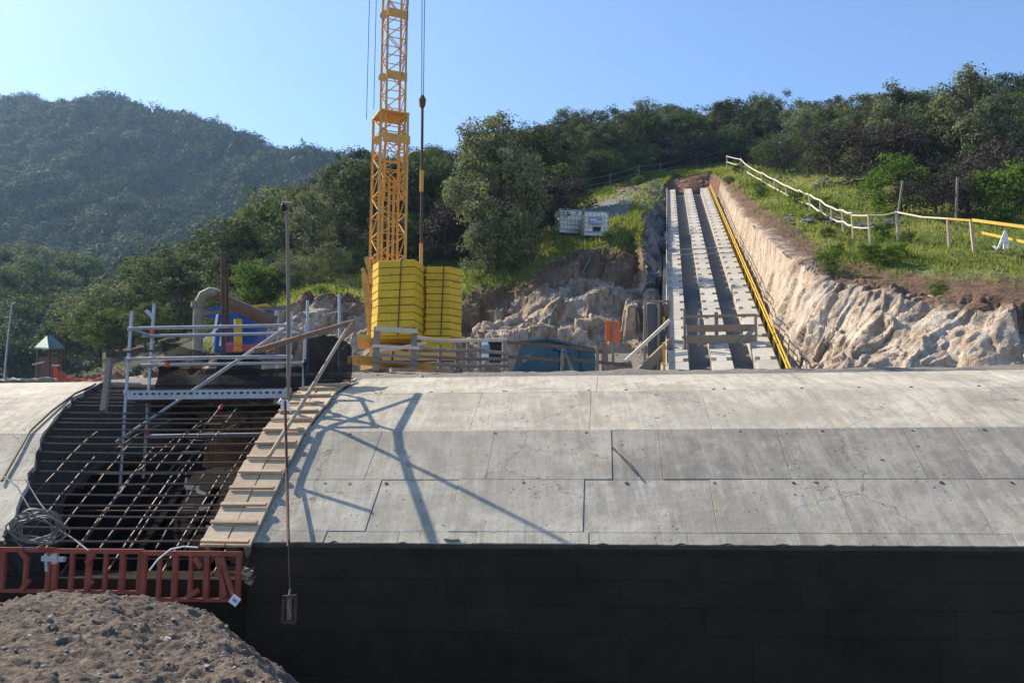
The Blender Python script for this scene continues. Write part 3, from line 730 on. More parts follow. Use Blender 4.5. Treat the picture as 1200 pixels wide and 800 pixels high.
# mountain forest: one mass of crowns --------------------------------------
def far_crown(seed):
    o_ = unit(170); o_[:, 2] = np.abs(o_[:, 2]) * 1.15 - 0.25
    lump = 1 + 0.28 * np.sin(o_[:, 0] * 5 + seed) * np.cos(o_[:, 1] * 5 + seed * 2)
    c = o_ * lump[:, None] * NPR.uniform(0.6, 1.0, (170, 1)) * np.array([2.5, 2.5, 2.4]) + np.array([0, 0, 1.6])
    v, f, t = leaf_quads(c, 0.78, np.clip(0.5 + NPR.normal(size=170) * 0.16, 0, 1), o_)
    k = np.arange(len(v)) % 4 != 3          # one triangle per leaf spray
    return v[k], np.arange(k.sum()).reshape(-1, 3), t[k]
FC = [far_crown(k) for k in range(8)]
flat = MG.reshape(-1, 3)
nvm, num = MG.shape[:2]
V_, F_, T_ = [], [], []; base = 0
for k in range(9000):
    j = rnd.randrange(8, nvm - 6); i = rnd.randrange(0, num - 1)
    fj, fi = rnd.random(), rnd.random()
    p = (MG[j, i] * (1 - fj) + MG[j + 1, i] * fj) * (1 - fi) + (MG[j, i + 1] * (1 - fj) + MG[j + 1, i + 1] * fj) * fi
    q = Vector(p)
    bare = noise.noise(q * 0.03 + Vector((9, 2, 0)))
    if bare > 0.5 and rnd.random() < 0.5: continue
    u = 600 + FPX * p[0] / p[1]
    if u > 470 or u < -130: continue
    v, f, t = FC[rnd.randrange(8)]
    s = (0.7 + 1.2 * rnd.random() ** 1.6) * (1.35 if rnd.random() < 0.07 else 1); a = rnd.uniform(0, 6.28); ca, sa = math.cos(a), math.sin(a)
    vz = np.stack([(v[:, 0] * ca - v[:, 1] * sa) * s + p[0], (v[:, 0] * sa + v[:, 1] * ca) * s + p[1], v[:, 2] * s * rnd.uniform(0.8, 1.25) + p[2] - 0.4], 1)
    V_.append(vz); F_.append(f + base); T_.append(np.clip(t + rnd.uniform(-0.45, 0.5), 0, 1)); base += len(vz)
me = np_mesh('mountain_forest', np.concatenate(V_), np.concatenate(F_), M['forest_far'], 3, {'tint': np.concatenate(T_)})
o = bpy.data.objects.new('mountain_forest', me); COL.objects.link(o)
tag(o, 'dense dark evergreen forest covering the far mountain', 'forest', kind='stuff')

# grass on the banks --------------------------------------------------------
cand = []
for j in range(nvh - 1):
    v = HV[j]
    if not (0.85 < v < 3.15): continue
    for i in range(nuh - 1): cand.append((j, i))
bl, tb = [], []
cnt = 0
while cnt < 120000:
    j, i = cand[rnd.randrange(len(cand))]; s = STN[i]; v = HV[j]
    if grav[j, i] > 0.35 and rnd.random() < 0.93: continue
    if 12.4 < s < 15.6 and v < 1.15: continue
    if 7.5 < s < 12.5 and 2.45 < v < 2.88: continue
    if s > 15.5 and v < 1.55 and rnd.random() > (v - 1.15) * 0.7: continue
    if s <= 8.6 and v < 1.03 and rnd.random() < 0.9: continue
    if s < 1: continue
    if noise.noise(Vector(HG[j, i]) * 0.5) < -0.32 and rnd.random() < 0.6: continue
    a, b, c = HG[j, i], HG[j, i + 1], HG[j + 1, i]
    p = a + (b - a) * rnd.random() + (c - a) * rnd.random()
    dry = noise.noise(Vector(p) * 0.35 + Vector((5, 5, 0)))
    for q in range(3):
        cnt += 1
        h = rnd.uniform(0.06, 0.20) * (1.6 if rnd.random() < 0.06 else 1) * (1.25 if p[1] > 40 else 1); th = rnd.uniform(0, 6.28); w = 0.012 + 0.0006 * p[1]
        o_ = p + np.array([rnd.gauss(0, .08), rnd.gauss(0, .08), -0.03]); dx = np.array([math.cos(th) * w, math.sin(th) * w, 0])
        tip = o_ + np.array([rnd.gauss(0, .35) * h, rnd.gauss(0, .35) * h, h])
        bl += [o_ - dx, o_ + dx, tip]; tb += [min(1, max(0, 0.48 + dry * 0.7 + rnd.gauss(0, 0.14)))] * 3
me = np_mesh('grass', np.array(bl), np.arange(len(bl)).reshape(-1, 3), M['grass'], 3, {'tint': np.array(tb)})
o = bpy.data.objects.new('grass', me); COL.objects.link(o); tag(o, 'sunlit green grass growing on the banks of the cutting', 'grass', kind='stuff')
# leafy weeds in the grass
for k in range(60):
    while True:
        j, i = cand[rnd.randrange(len(cand))]
        if grav[j, i] < 0.2 and not (12.3 < STN[i] < 15.7) and HV[j] > 1.05 and STN[i] > 2: break
    p_ = Vector(HG[j, i]); sp_ = STN[i]; h_ = rnd.uniform(0.3, 0.75); m_ = rnd.choice(['leaf_bright', 'leaf_bright', 'leaf_green'])
    pl_ = 'grass bank under the olive tree' if sp_ < 6 else ('grass around the water tanks' if sp_ < 12 else ('upper slope along the pole fence' if p_.y > 42 else ('slope between cutting and pole fence' if HV[j] < 2 else 'slope behind the pole fence')))
    plant('weed_clump', 'shrub', p_, h_, m_, f"{'tiny' if h_ < .45 else 'knee-high'} {COLW[m_]} weed clump, {'left' if p_.x < np.interp(p_.y, [24, 70], [11, 17]) else 'right'} part of {pl_}", 'weed', 'weeds in the grass', 1.1)
# ================================================================== CONCRETE VAULT
CA, SA = math.cos(R(6)), math.sin(R(6))
def V(u, n, z): return Vector((u * CA + n * SA, -u * SA + n * CA, z))
def u_at(px, n, z):
    k = (px - 600) / FPX
    return (k * (n * CA * CP + z * SP) - n * SA) / (CA + k * SA * CP)
PR = [(10.0, -0.5), (10.15, -0.385), (10.87, 0.178), (11.72, 0.80), (12.98, 1.415), (14.4, 1.82), (15.9, 1.98), (17.4, 1.9), (19.0, 1.45)]
ARC = [0]
for a, b in zip(PR, PR[1:]): ARC.append(ARC[-1] + math.hypot(b[0] - a[0], b[1] - a[1]))
def prof(s, off=0.0):
    k = max(0, min(len(PR) - 2, next((i for i in range(len(ARC) - 1) if s <= ARC[i + 1]), len(PR) - 2)))
    f = (s - ARC[k]) / (ARC[k + 1] - ARC[k]); a, b = PR[k], PR[k + 1]
    dn, dz = b[0] - a[0], b[1] - a[1]; L = math.hypot(dn, dz)
    return a[0] + dn * f - dz / L * off, a[1] + dz * f + dn / L * off
UEND = [-6.75, -6.80, -7.08, -7.45, -7.85, -8.2, -8.35, -8.4, -8.4]

def vault_body(parent, uLs, uRs, thick, mat):
    mb = MB(); out = [prof(a, -0.012) for a in ARC]; inn = [prof(a, -thick) for a in ARC]
    out = [(10.04, -0.62)] + out; inn = [(10.04 + 0.9, -1.5)] + inn
    uLs = [uLs[0]] + uLs; uRs = [uRs[0]] + uRs
    n = len(out); vs = []
    for ulist in (uLs, uRs):
        vs += [V(u, *p) for u, p in zip(ulist, out)] + [V(u, *p) for u, p in zip(ulist, inn)]
    fs = []
    for i in range(n - 1):
        fs += [(i, i+1, 2*n+i+1, 2*n+i), (n+i, 3*n+i, 3*n+i+1, n+i+1), (i, n+i, n+i+1, i+1), (2*n+i, 2*n+i+1, 3*n+i+1, 3*n+i)]
    fs += [(0, 2*n, 3*n, n), (n-1, 2*n-1, 4*n-1, 3*n-1)]
    return mb.add(vs, fs).build('vault_body', mat, parent)

def panel(parent, k, u0, u1, mat, end0=None, end1=None, rag=False, lift=0.0):
    """one shuttering panel on facet k between u0 and u1 (bottom,top pairs)"""
    g = 0.0018; s0, s1 = ARC[k] + g, ARC[k + 1] - g
    if isinstance(u0, (int, float)): u0 = (u0, u0)
    if isinstance(u1, (int, float)): u1 = (u1, u1)
    left = [(u0[0] + g, s0), (u0[1] + g, s1)]
    if rag:
        m = 7; right = []
        for q in range(m + 1):
            f = q / m; right.append((u1[0] + (u1[1] - u1[0]) * f - g + rnd.uniform(-.03, .03), s0 + (s1 - s0) * f))
    else: right = [(u1[0] - g, s0), (u1[1] - g, s1)]
    low = [(left[0][0] + (right[0][0] - left[0][0]) * q / 14, s0 + rnd.uniform(-.004, .004) + (rnd.uniform(.015, .035) if rnd.random() < .10 else 0)) for q in range(1, 14)] if k == 0 else []
    poly = [left[0]] + low + right + [left[1]]
    top = [V(u, *prof(s, lift)) for u, s in poly]; bot = [V(u, *prof(s, -0.06)) for u, s in poly]
    n = len(poly); mb = MB()
    ins = []
    c = 0.006
    mb.add(top + bot, [tuple(range(n))] + [(i, n + i, n + (i + 1) % n, (i + 1) % n) for i in range(n)])
    o = mb.build('panel', mat, parent); 
    b = o.modifiers.new('bevel', 'BEVEL'); b.width = 0.003; b.segments = 1; b.limit_method = 'ANGLE'
    return o

JOINTS = [[381, 467, 558, 690, 806, 934, 1063, 1190], [438, 532, 684, 836, 990, 1147], [438, 575, 717, 774, 918, 1072, 1133],
          [558, 692, 828, 965, 1110], [700, 960, 1180], []]
UR0 = -3.88
vr = thing('concrete_vault', V(-3.9, 10, -5), 'long grey concrete tunnel vault with black lower wall filling the right foreground', 'tunnel')
vault_body(vr, [UR0] * 9, [16.0] * 9, 1.3, M['darkend'])
for k in range(6):
    nmid = (PR[k][0] + PR[k+1][0]) / 2; zmid = (PR[k][1] + PR[k+1][1]) / 2
    us = [UR0] + [u_at(px, nmid, zmid) for px in JOINTS[k]]
    while us[-1] < 14: us.append(us[-1] + rnd.uniform(1.6, 2.4))
    us.append(16.0)
    if k == 5: us = [UR0, 0.5, 5.0, 9.5, 16.0]
    for a, b in zip(us, us[1:]):
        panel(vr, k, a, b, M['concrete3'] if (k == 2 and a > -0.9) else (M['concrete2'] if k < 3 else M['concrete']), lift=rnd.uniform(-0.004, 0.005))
# dark discs stand for shade in the form-tie holes, set along the joints
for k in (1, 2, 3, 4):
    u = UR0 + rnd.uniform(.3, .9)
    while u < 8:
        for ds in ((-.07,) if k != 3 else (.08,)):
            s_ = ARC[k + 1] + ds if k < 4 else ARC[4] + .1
            a_ = V(u, *prof(s_, -.004)); b_ = V(u, *prof(s_, .0065)); MB().tube([a_, b_], rnd.uniform(.014, .026), 9).build('tie_hole_disc', M['darkend'], vr)
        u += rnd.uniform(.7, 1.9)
# black coated lower wall, cast in lifts
rows = [-0.62, -0.86, -1.13, -1.40, -1.86, -2.5, -3.3, -5.0]
wb = MB(); 
wb.add([V(-3.9, 10.02, -6), V(16, 10.02, -6), V(16, 10.02, -0.52), V(-3.9, 10.02, -0.52), V(-3.9, 11.2, -6), V(16, 11.2, -6), V(16, 11.2, -0.6), V(-3.9, 11.2, -0.6)],
       [(0,1,2,3),(5,4,7,6),(4,0,3,7),(1,5,6,2),(3,2,6,7),(4,5,1,0)])
wb.build('wall_core', M['bitumen'], vr)
for z1, z0 in zip(rows, rows[1:]):
    u = -3.895; off = rnd.uniform(0.3, 1.6); first = True
    while u < 15.9:
        w = off if first else rnd.choice([1.22, 1.22, 2.44, 1.8]); first = False
        u2 = min(15.95, u + w); e = rnd.uniform(-0.001, 0.0012)
        MB().box(V((u + u2) / 2, 9.995 - e, (z0 + z1) / 2), (u2 - u - 0.003, 0.03, z1 - z0 - 0.003), Matrix.Rotation(-R(6), 3, 'Z')).build('wall_panel', M['bitumen'], vr)
        u = u2
# loose marks left on the concrete
MB().tube([V(u_at(717, 11.4, .55), *prof(1.75, 0.0)), V(u_at(718, 11.3, .5), *prof(1.62, 0.10)), V(u_at(748, 10.9, .2), *prof(1.12, 0.03))], 0.009, 5).build('tie_wire', M['rust'], vr)
for px, s, sz in [(528, 0.06, 0.1), (955, 1.05, 0.035)]:
    n_, z_ = prof(s, 0.0); o = bpy.data.objects.new('mortar_lump', ST_ME[1]); COL.objects.link(o); o.parent = vr
    o.location = V(u_at(px, n_, z_), n_, z_) - WLOC[vr.name]; o.scale = (sz * 1.9, sz, sz)

vl = thing('concrete_vault', V(-9, 10, -5), 'pale concrete tunnel vault with ragged broken edge at the left', 'tunnel')
vault_body(vl, [-16.0] * 9, UEND, 1.3, M['darkend'])
for k in range(6):
    us = [-16, -12.2 + rnd.uniform(-.4, .4), -9.9 + rnd.uniform(-.3, .3)] if k != 2 else [-16, -13, -9.2]
    for a, b in zip(us, us[1:]): panel(vl, k, a, b, M['concrete'], lift=rnd.uniform(-0.004, 0.004))
    panel(vl, k, us[-1], (UEND[k], UEND[k + 1]), M['concrete'], rag=True)
wl_ = MB(); wl_.box(V(-10, 10.6, -3.35), (12.2, 1.1, 4.9), Matrix.Rotation(-R(6), 3, 'Z')); wl_.build('wall_core', M['bitumen'], vl)
# cable lying over the left vault
pts = [V(-6.95 - 0.9 * f + 0.05 * math.sin(f * 9), *prof(0.9 + 3.2 * f, 0.03 + 0.02 * math.sin(f * 7))) for f in [i / 12 for i in range(13)]]
pts = [P(4, 566, 11.0), P(18, 540, 11.4), P(35, 515, 12.0), P(60, 485, 12.6), P(88, 462, 13.4), P(110, 451, 14.2)]
def on_vault(px, s, off):
    n_, z_ = prof(s, off); return V(u_at(px, n_, z_), n_, z_)
tag(MB().tube([on_vault(a, s, 0.035) for a, s in [(2, 1.05), (16, 1.5), (36, 2.2), (60, 2.9), (88, 3.7), (108, 4.4), (112, 4.6)]], 0.016, 6).build('black_cable', M['black'], smooth=True), 'black cable lying up the pale vault at the left edge', 'cable')

# ================================================================== OPENING WITH REINFORCEMENT
U0, U1 = -8.0, -3.86
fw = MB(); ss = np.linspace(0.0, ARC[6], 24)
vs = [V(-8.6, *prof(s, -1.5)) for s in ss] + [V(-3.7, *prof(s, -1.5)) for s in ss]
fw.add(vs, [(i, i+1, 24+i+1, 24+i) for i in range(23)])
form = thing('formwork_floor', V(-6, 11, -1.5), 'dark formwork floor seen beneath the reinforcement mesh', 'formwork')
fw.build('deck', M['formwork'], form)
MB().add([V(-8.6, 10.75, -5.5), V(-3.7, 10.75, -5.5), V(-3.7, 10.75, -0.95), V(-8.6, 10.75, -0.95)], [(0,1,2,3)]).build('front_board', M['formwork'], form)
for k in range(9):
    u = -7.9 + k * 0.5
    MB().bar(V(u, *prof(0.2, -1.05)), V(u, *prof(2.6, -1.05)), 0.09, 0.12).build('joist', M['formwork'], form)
for px, py, d, w, h in [(226, 571, 11.8, .16, .05), (236, 577, 11.75, .12, .04), (221, 592, 11.5, .12, .04), (240, 594, 11.5, .13, .05), (246, 618, 11.2, .09, .04), (218, 565, 11.9, .02, .12)]:
    MB().box(P(px, py, d), (w, 0.04, h), Matrix.Rotation(rnd.uniform(-.5, .5), 3, 'Y')).build('light_fleck', M['palewood'], form)  # pale slats stand for light coming through openings

mat_ = thing('reinforcement_mesh', V(-6, 10.5, 0), 'curved mesh of rusty steel bars over the open gap between the vaults', 'reinforcement')
s = 0.10; kk = 0
while s < 5.3:
    uE = np.interp(s, ARC, UEND)
    off = -0.06 + rnd.uniform(-.012, .012)
    us = np.linspace(uE - 0.12 + rnd.uniform(0, .25), U1 - rnd.uniform(0.0, 0.12), 6)
    sg = rnd.uniform(-.02, .02)
    MB().tube([V(u, *prof(s + sg * (i - 2.5) / 3 + rnd.uniform(-.004, .004), off - 0.02 * math.sin(i / 5 * 3.14))) for i, u in enumerate(us)], 0.0145, 6).build('bar', M['rebar'], mat_, smooth=True)
    s += 0.215 + rnd.uniform(-.02, .02); kk += 1
u = -7.35
while u < -3.95:
    top = rnd.uniform(1.5, 3.0)
    st = max(0.02, np.interp(u, [-8.2, -7.1, -6.75], [4.8, 1.1, 0.0]))
    if top > st + 0.5:
        MB().tube([V(u + rnd.uniform(-.01, .01) + 0.03 * (q / 9), *prof(st + (top - st) * q / 9, -0.13 - 0.05 * (kk % 2))) for q in range(10)], 0.011, 6).build('bar', M['rebar'], mat_, smooth=True)
    u += rnd.uniform(0.26, 0.42); kk += 1
for k in range(5):      # lower layer
    u = -7.0 + k * 0.62 + rnd.uniform(-.05, .05)
    st = max(0.05, np.interp(u, [-8.2, -7.1, -6.75], [4.8, 1.1, 0.0]))
    MB().tube([V(u, *prof(st + (5.0 - st) * q / 7, -0.62)) for q in range(8)], 0.011, 5).build('bar', M['rebar'], mat_, smooth=True)
for k in range(5):
    s = 0.4 + k * 0.9; uE = np.interp(s, ARC, UEND)
    MB().tube([V(uE + .05, *prof(s, -0.6)), V(U1, *prof(s, -0.6))], 0.010, 5).build('bar', M['rebar'], mat_)
# little rung ladder of spacer bars
sp = thing('spacer_ladder', V(-5.4, 12, 0.6), 'short rusty bar ladder with red caps lying on the mesh', 'bar ladder')
for u in (-5.52, -5.27):
    MB().tube([V(u, *prof(1.5, -0.2)), V(u + .12, *prof(3.05, 0.0))], 0.011, 6).build('side_bar', M['rebar'], sp)
for k in range(6):
    s = 1.7 + k * 0.22; MB().tube([V(-5.50 + k * .018, *prof(s, -0.17 + k * .03)), V(-5.25 + k * .018, *prof(s, -0.17 + k * .03))], 0.009, 5).build('rung', M['rebar'], sp)
MB().tube([V(-5.40, *prof(3.05, -.01)), V(-5.395, *prof(3.12, 0.02))], 0.026, 8).build('cap', M['redcap'], sp)

# plank walk with cleats, leading up the edge of the vault
pw = thing('plank_walk', V(-4.1, 10.1, -0.5), 'sawn timber plank walk with cleats climbing beside the reinforcement mesh', 'plank walk')
uA, uB = -4.40, -3.84; s = -0.1; S_END = 4.7; k = 0
def pwp(u, s, off):
    u += 0.08 * (1 - s / 4.7) * -0.2 - 0.10 * s / 4.7 * 0.6
    if s < 0: n_, z_ = PR[0]; return V(u, n_ + s * .79, z_ + s * .615) + Vector((0, -0.615 * off, 0.79 * off))
    return V(u, *prof(s, off))
while s < S_END:
    e = min(S_END, s + 0.31)
    for a, b in ((uA, (uA + uB) / 2 - .004), ((uA + uB) / 2 + .004, uB)):
        j = rnd.uniform(-.015, .015); o1 = 0.045 + rnd.uniform(0, .012); o0 = o1 - 0.035
        top = [pwp(a + j, s, o1 - .004), pwp(b + j, s, o1 - .004), pwp(b + j, e - .004, o1 + .006), pwp(a + j, e - .004, o1 + .006)]
        bot = [pwp(a + j, s, o0), pwp(b + j, s, o0), pwp(b + j, e - .004, o0), pwp(a + j, e - .004, o0)]
        MB().add(top + bot, [(0,1,2,3),(7,6,5,4),(0,4,5,1),(1,5,6,2),(2,6,7,3),(3,7,4,0)]).build('plank', M['wood'], pw, bevel=0.004)
    jj = rnd.uniform(-.02, .02); t = rnd.uniform(-.012, .012)
    p0 = pwp(uA + .012 + jj * .3, s + 0.03, 0.078); p1 = pwp(uB - .012 + jj * .3, s + 0.03 + t, 0.078)
    nrm = (pwp(uA, s + .1, .2) - pwp(uA, s + .1, 0)).normalized()
    MB().bar(p0, p1, 0.05, 0.034, nrm).build('cleat', M['wood'], pw, bevel=0.004)
    s = e; k += 1
MB().bar(pwp(uB - .05, -.1, -.06), pwp(uB - .05, 2.0, -.06), 0.05, 0.14).build('stringer', M['oldwood'], pw)
MB().bar(pwp(uA + .08, -.1, -.05), pwp(uA + .08, 2.0, -.05), 0.05, 0.12).build('stringer', M['oldwood'], pw)
# board landing at its head
ld = thing('plank_landing', P(395, 462, 13.6), 'grey plank landing at the head of the plank walk', 'planks')
for k, (a, b) in enumerate([((352, 470, 13.2), (412, 452, 14.4)), ((362, 467, 13.4), (413, 448, 14.7)), ((350, 461, 13.7), (405, 446, 14.9))]):
    MB().bar(P(*a), P(*b), 0.26, 0.035).build('plank', M['oldwood'], ld)
MB().bar(P(322, 468, 13.3), P(352, 466, 13.2), 0.06, 0.16).build('edge_board', M['oldwood'], ld)

# red-oxide steel stop-end frames
def stop_frame(u0, u1, z0, z1, n, label, studs, braces, tag_=False):
    t = thing('steel_form_frame', V((u0 + u1) / 2, n, z0), label, 'form frame', 'red steel form frames')
    MB().bar(V(u0, n, z1), V(u1, n, z1), 0.07, 0.05).build('top_chord', M['redpaint'], t)
    MB().bar(V(u0, n, z0), V(u1, n, z0), 0.07, 0.035).build('bottom_chord', M['redpaint'], t)
    for k in range(studs):
        u = u0 + 0.03 + (u1 - u0 - 0.06) * k / (studs - 1)
        MB().box(V(u, n + .003, (z0 + z1) / 2), (0.038 if k % 2 else 0.055, 0.05, z1 - z0 - 0.04), Matrix.Rotation(-R(6), 3, 'Z')).build('stud', M['redpaint'], t)
    for ua, za, ub, zb in braces:
        MB().bar(V(ua, n - .045, za), V(ub, n - .045, zb), 0.04, 0.05).build('brace', M['redpaint'], t)
    return t
uf = lambda px: u_at(px, 9.85, -0.8)
t1 = stop_frame(uf(-160), uf(60), -1.02, -0.585, 9.86, 'red steel form frame running out at the left edge of the picture', 9, [(uf(35), -.70, uf(25), -.60), (uf(30), -1.0, uf(38), -.9)])
t2 = stop_frame(uf(62), uf(167), -1.02, -0.595, 9.84, 'red steel form frame in the middle with a clamp on it', 6, [(uf(112), -.62, uf(104), -.72), (uf(105), -1.0, uf(112), -.9)])
t3 = stop_frame(uf(168), uf(285), -1.085, -0.61, 9.80, 'red steel form frame below the foot of the plank walk', 7, [(uf(258), -.64, uf(270), -1.05), (uf(263), -.64, uf(279), -1.05), (uf(232), -.65, uf(240), -.75), (uf(225), -1.06, uf(238), -.98)])
MB().bar(V(uf(262), 9.83, -.83), V(uf(283), 9.83, -.83), 0.03, 0.03).build('rung', M['redpaint'], t3)
c = thing('form_clamp', P(63, 655, 9.9), 'grey steel clamp bolted across the red form frame', 'clamp')
MB().bar(P(50, 654, 9.95), P(76, 655, 9.9), 0.05, 0.05).build('bar', M['galv'], c); MB().bar(P(54, 648, 9.93), P(55, 669, 9.93), 0.03, 0.03, (0, 1, 0)).build('screw', M['galv'], c); MB().bar(P(64, 648, 9.9), P(65, 660, 9.9), 0.06, 0.04, (0, 1, 0)).build('jaw', M['galv'], c)
tg = thing('hanging_tag', P(275, 703, 9.6), 'small white tag with blue patch hanging under the red frame corner', 'tag')
MB().box(P(275, 703, 9.6), (0.09, 0.006, 0.09), Matrix.Rotation(R(35), 3, 'Y')).build('card', M['white'], tg); MB().box(P(275, 703, 9.594), (0.05, 0.004, 0.03), Matrix.Rotation(R(35), 3, 'Y')).build('patch', M['signblue'], tg)
MB().tube([P(271, 692, 9.65), P(274, 699, 9.6)], 0.006, 4).build('wire', M['rust'], tg)
for px, py, d, w, lab in [(290, 670, 9.9, .1, 'rusty scrap bracket by the end of the red frame'), (292, 681, 9.85, .07, 'small timber offcut by the end of the red frame')]:
    t = thing('scrap_piece', P(px, py, d), lab, 'scrap'); MB().box(P(px, py, d), (w, .05, w * .7), Matrix.Rotation(.4, 3, 'Y')).build('plate', M['oldwood'], t); MB().bar(P(px - 4, py, d - .03), P(px + 8, py - 6, d - .03), .02, .02).build('arm', M['rust'], t)

# cable coil
cc = thing('cable_coil', P(45, 625, 10.4), 'tangled coil of grey cable at the edge of the left vault', 'cable')
def loop(cx, cy, rx, ry, d, ph, turns=1.0):
    return [P(cx + rx * math.cos(ph + 6.283 * turns * i / 26) + 2.2 * math.sin(3 * i / 26 * 6.28 + ph), cy + ry * math.sin(ph + 6.283 * turns * i / 26) + 1.5 * math.cos(4 * i / 26 * 6.28), d + 0.12 * math.sin(ph + i / 26 * 6.28)) for i in range(27)]
for k in range(11):
    MB().tube(loop(42 + rnd.uniform(-9, 9), 620 + rnd.uniform(-6, 6), rnd.uniform(20, 33), rnd.uniform(13, 21), 10.25 + rnd.uniform(-.1, .15), rnd.uniform(0, 6.28)), 0.0085, 5).build('loop', M['cable'], cc, smooth=True)
MB().tube([P(5, 558, 10.9), P(20, 570, 10.7), P(35, 596, 10.4), P(60, 615, 10.3), P(85, 630, 10.1), P(104, 645, 9.75)], 0.009, 5).build('loose_end', M['cable'], cc, smooth=True)
MB().tube([P(30, 562, 10.7), P(44, 585, 10.5), P(55, 600, 10.3)], 0.008, 5).build('loose_end', M['cable'], cc, smooth=True)
tag(MB().tube([P(175, 668, 9.7), P(185, 655, 9.7), P(200, 643, 9.75), P(215, 640, 9.8), P(232, 641, 9.8)], 0.008, 5).build('white_wire', M['white'], smooth=True), 'thin pale wire arched over the red frame', 'wire')

# ================================================================== SCAFFOLD
sc = thing('scaffold_tower', V(-6, 14, 0.2), 'galvanised tube scaffold bay with diagonal brace standing over the gap', 'scaffold')
nF, nB = 12.75, 13.4
uLf = u_at(152, nF, 2.2); uRf = u_at(340, nF, 2.15)
for (u, n, z1) in [(uLf, nF, 2.64), (uRf, nF, 2.58), (uLf, nB, 2.88), (uRf, nB, 2.52)]:
    MB().tube([V(u, n, 0.25 if n == nB else 0.05), V(u, n, z1)], 0.0245, 8).build('post', M['galv'], sc, smooth=True)
    for z in (1.46, 1.93, 2.375):
        MB().tube([V(u, n, z - .03), V(u, n, z + .03)], 0.045, 8).build('rosette', M['galv'], sc)
for n in (nF, nB):
    for z in (1.93, 2.375):
        MB().tube([V(uLf - .12 * (n == nB), n - .05, z), V(uRf + .02, n - .05, z)], 0.0242, 8).build('rail', M['galv'], sc, smooth=True)
MB().tube([V(uLf - .1, nF, 0.74), V(uRf, nF + .04, 2.41)], 0.026, 8).build('diagonal_brace', M['galv'], sc, smooth=True)
for u in (uLf, uRf):
    for z in (1.39, 2.375): MB().tube([V(u, nF, z), V(u, nB, z)], 0.024, 8).build('transom', M['galv'], sc, smooth=True)
MB().tube([V(uLf, nB, 0.87), V(uRf, nB, 0.89)], 0.024, 8).build('ledger', M['galv'], sc, smooth=True)
dk = MB()
dk.box(V((uLf + uRf) / 2, (nF + nB) / 2, 1.39), (uRf - uLf - .06, nB - nF - .05, 0.035), Matrix.Rotation(-R(6), 3, 'Z'))
dko = dk.build('deck', M['galv'], sc)
MB().box(V((uLf + uRf) / 2, nF - .02, 1.41), (uRf - uLf - .06, 0.012, 0.13), Matrix.Rotation(-R(6), 3, 'Z')).build('deck_edge', M['galv'], sc)
for k in range(24):
    u = uLf + .14 + k * (uRf - uLf - .25) / 23
    MB().box(V(u, nF - .028, 1.425), (0.05 if k % 2 else 0.03, 0.006, 0.028), Matrix.Rotation(-R(6), 3, 'Z')).build('edge_slot', M['black'], sc)
for u, n, z in [(uLf, nB, 2.46), (uLf + .30, nB - .05, 1.93), (uRf, nF, 1.27), (uLf + .02, nB, 0.93)]:
    MB().tube([V(u, n - .01, z - .035), V(u, n - .01, z + .035)], 0.036, 8).build('coupler_cap', M['redcap'], sc)
MB().bar(V(uLf - .12, nB, 2.78), V(uLf, nB, 2.66), 0.04, 0.05).build('stub', M['galv'], sc)
w = thing('rag_knot', P(333, 478, 11.9), 'white rag tied round the pole at the scaffold foot', 'rag')
for k in range(7):
    a = P(334 + rnd.uniform(-4, 4), 470 + rnd.uniform(-3, 12), 12.2); MB().tube([a, a + Vector((rnd.uniform(-.07, .07), rnd.uniform(-.03, .03), rnd.uniform(-.12, .03))), a + Vector((rnd.uniform(-.1, .1), 0, rnd.uniform(-.2, .0)))], [0.03, 0.022, 0.006], 6).build('strip', M['white'], w, smooth=True)

def cloth(name, corners, mat, label, cat, sag=0.08, nx=24, ny=10, seed=0):
    a, b, c, d = [Vector(q) for q in corners]     # TL TR BR BL
    vs = []
    for j in range(ny + 1):
        for i in range(nx + 1):
            f, g2 = i / nx, j / ny
            p = a.lerp(b, f).lerp(d.lerp(c, f), g2)
            p += Vector((0, 1, 0)) * (0.09 * noise.noise(Vector((f * 5 + seed, g2 * 2.5, seed))) + 0.04 * noise.noise(Vector((f * 13 + seed, g2 * 6, seed))))
            p.z -= sag * math.sin(math.pi * f) * (1 - g2) + 0.03 * noise.noise(Vector((f * 9, seed, g2 * 4)))
            vs.append(p)
    mb = MB(); mb.add(vs, [(j*(nx+1)+i, j*(nx+1)+i+1, (j+1)*(nx+1)+i+1, (j+1)*(nx+1)+i) for j in range(ny) for i in range(nx)])
    o = mb.build(name, mat, smooth=True); return tag(o, label, cat)
cloth('shade_net', [V(uLf + .1, nB + .06, 1.92), V(uRf, nB + .06, 1.88), V(uRf, nB + .06, 1.2), V(uLf + .02, nB + .06, 1.2)], M['netd'], 'black shade net stretched along the lower back of the scaffold', 'net', 0.03, seed=2)
cloth('shade_net', [V(uLf + .12, nB + .02, 2.33), V(uRf - .1, nB + .02, 2.28), V(uRf - .2, nB + .04, 1.95), V(uLf + .25, nB + .04, 1.88)], M['net'], 'sagging black shade net bunched along the scaffold top rail', 'net', 0.22, seed=5)
cloth('shade_net', [P(356, 398, 13.9), P(413, 404, 14.3), P(412, 447, 14.0), P(356, 452, 13.6)], M['netd'], 'black shade net hanging right of the scaffold', 'net', -0.1, seed=8)
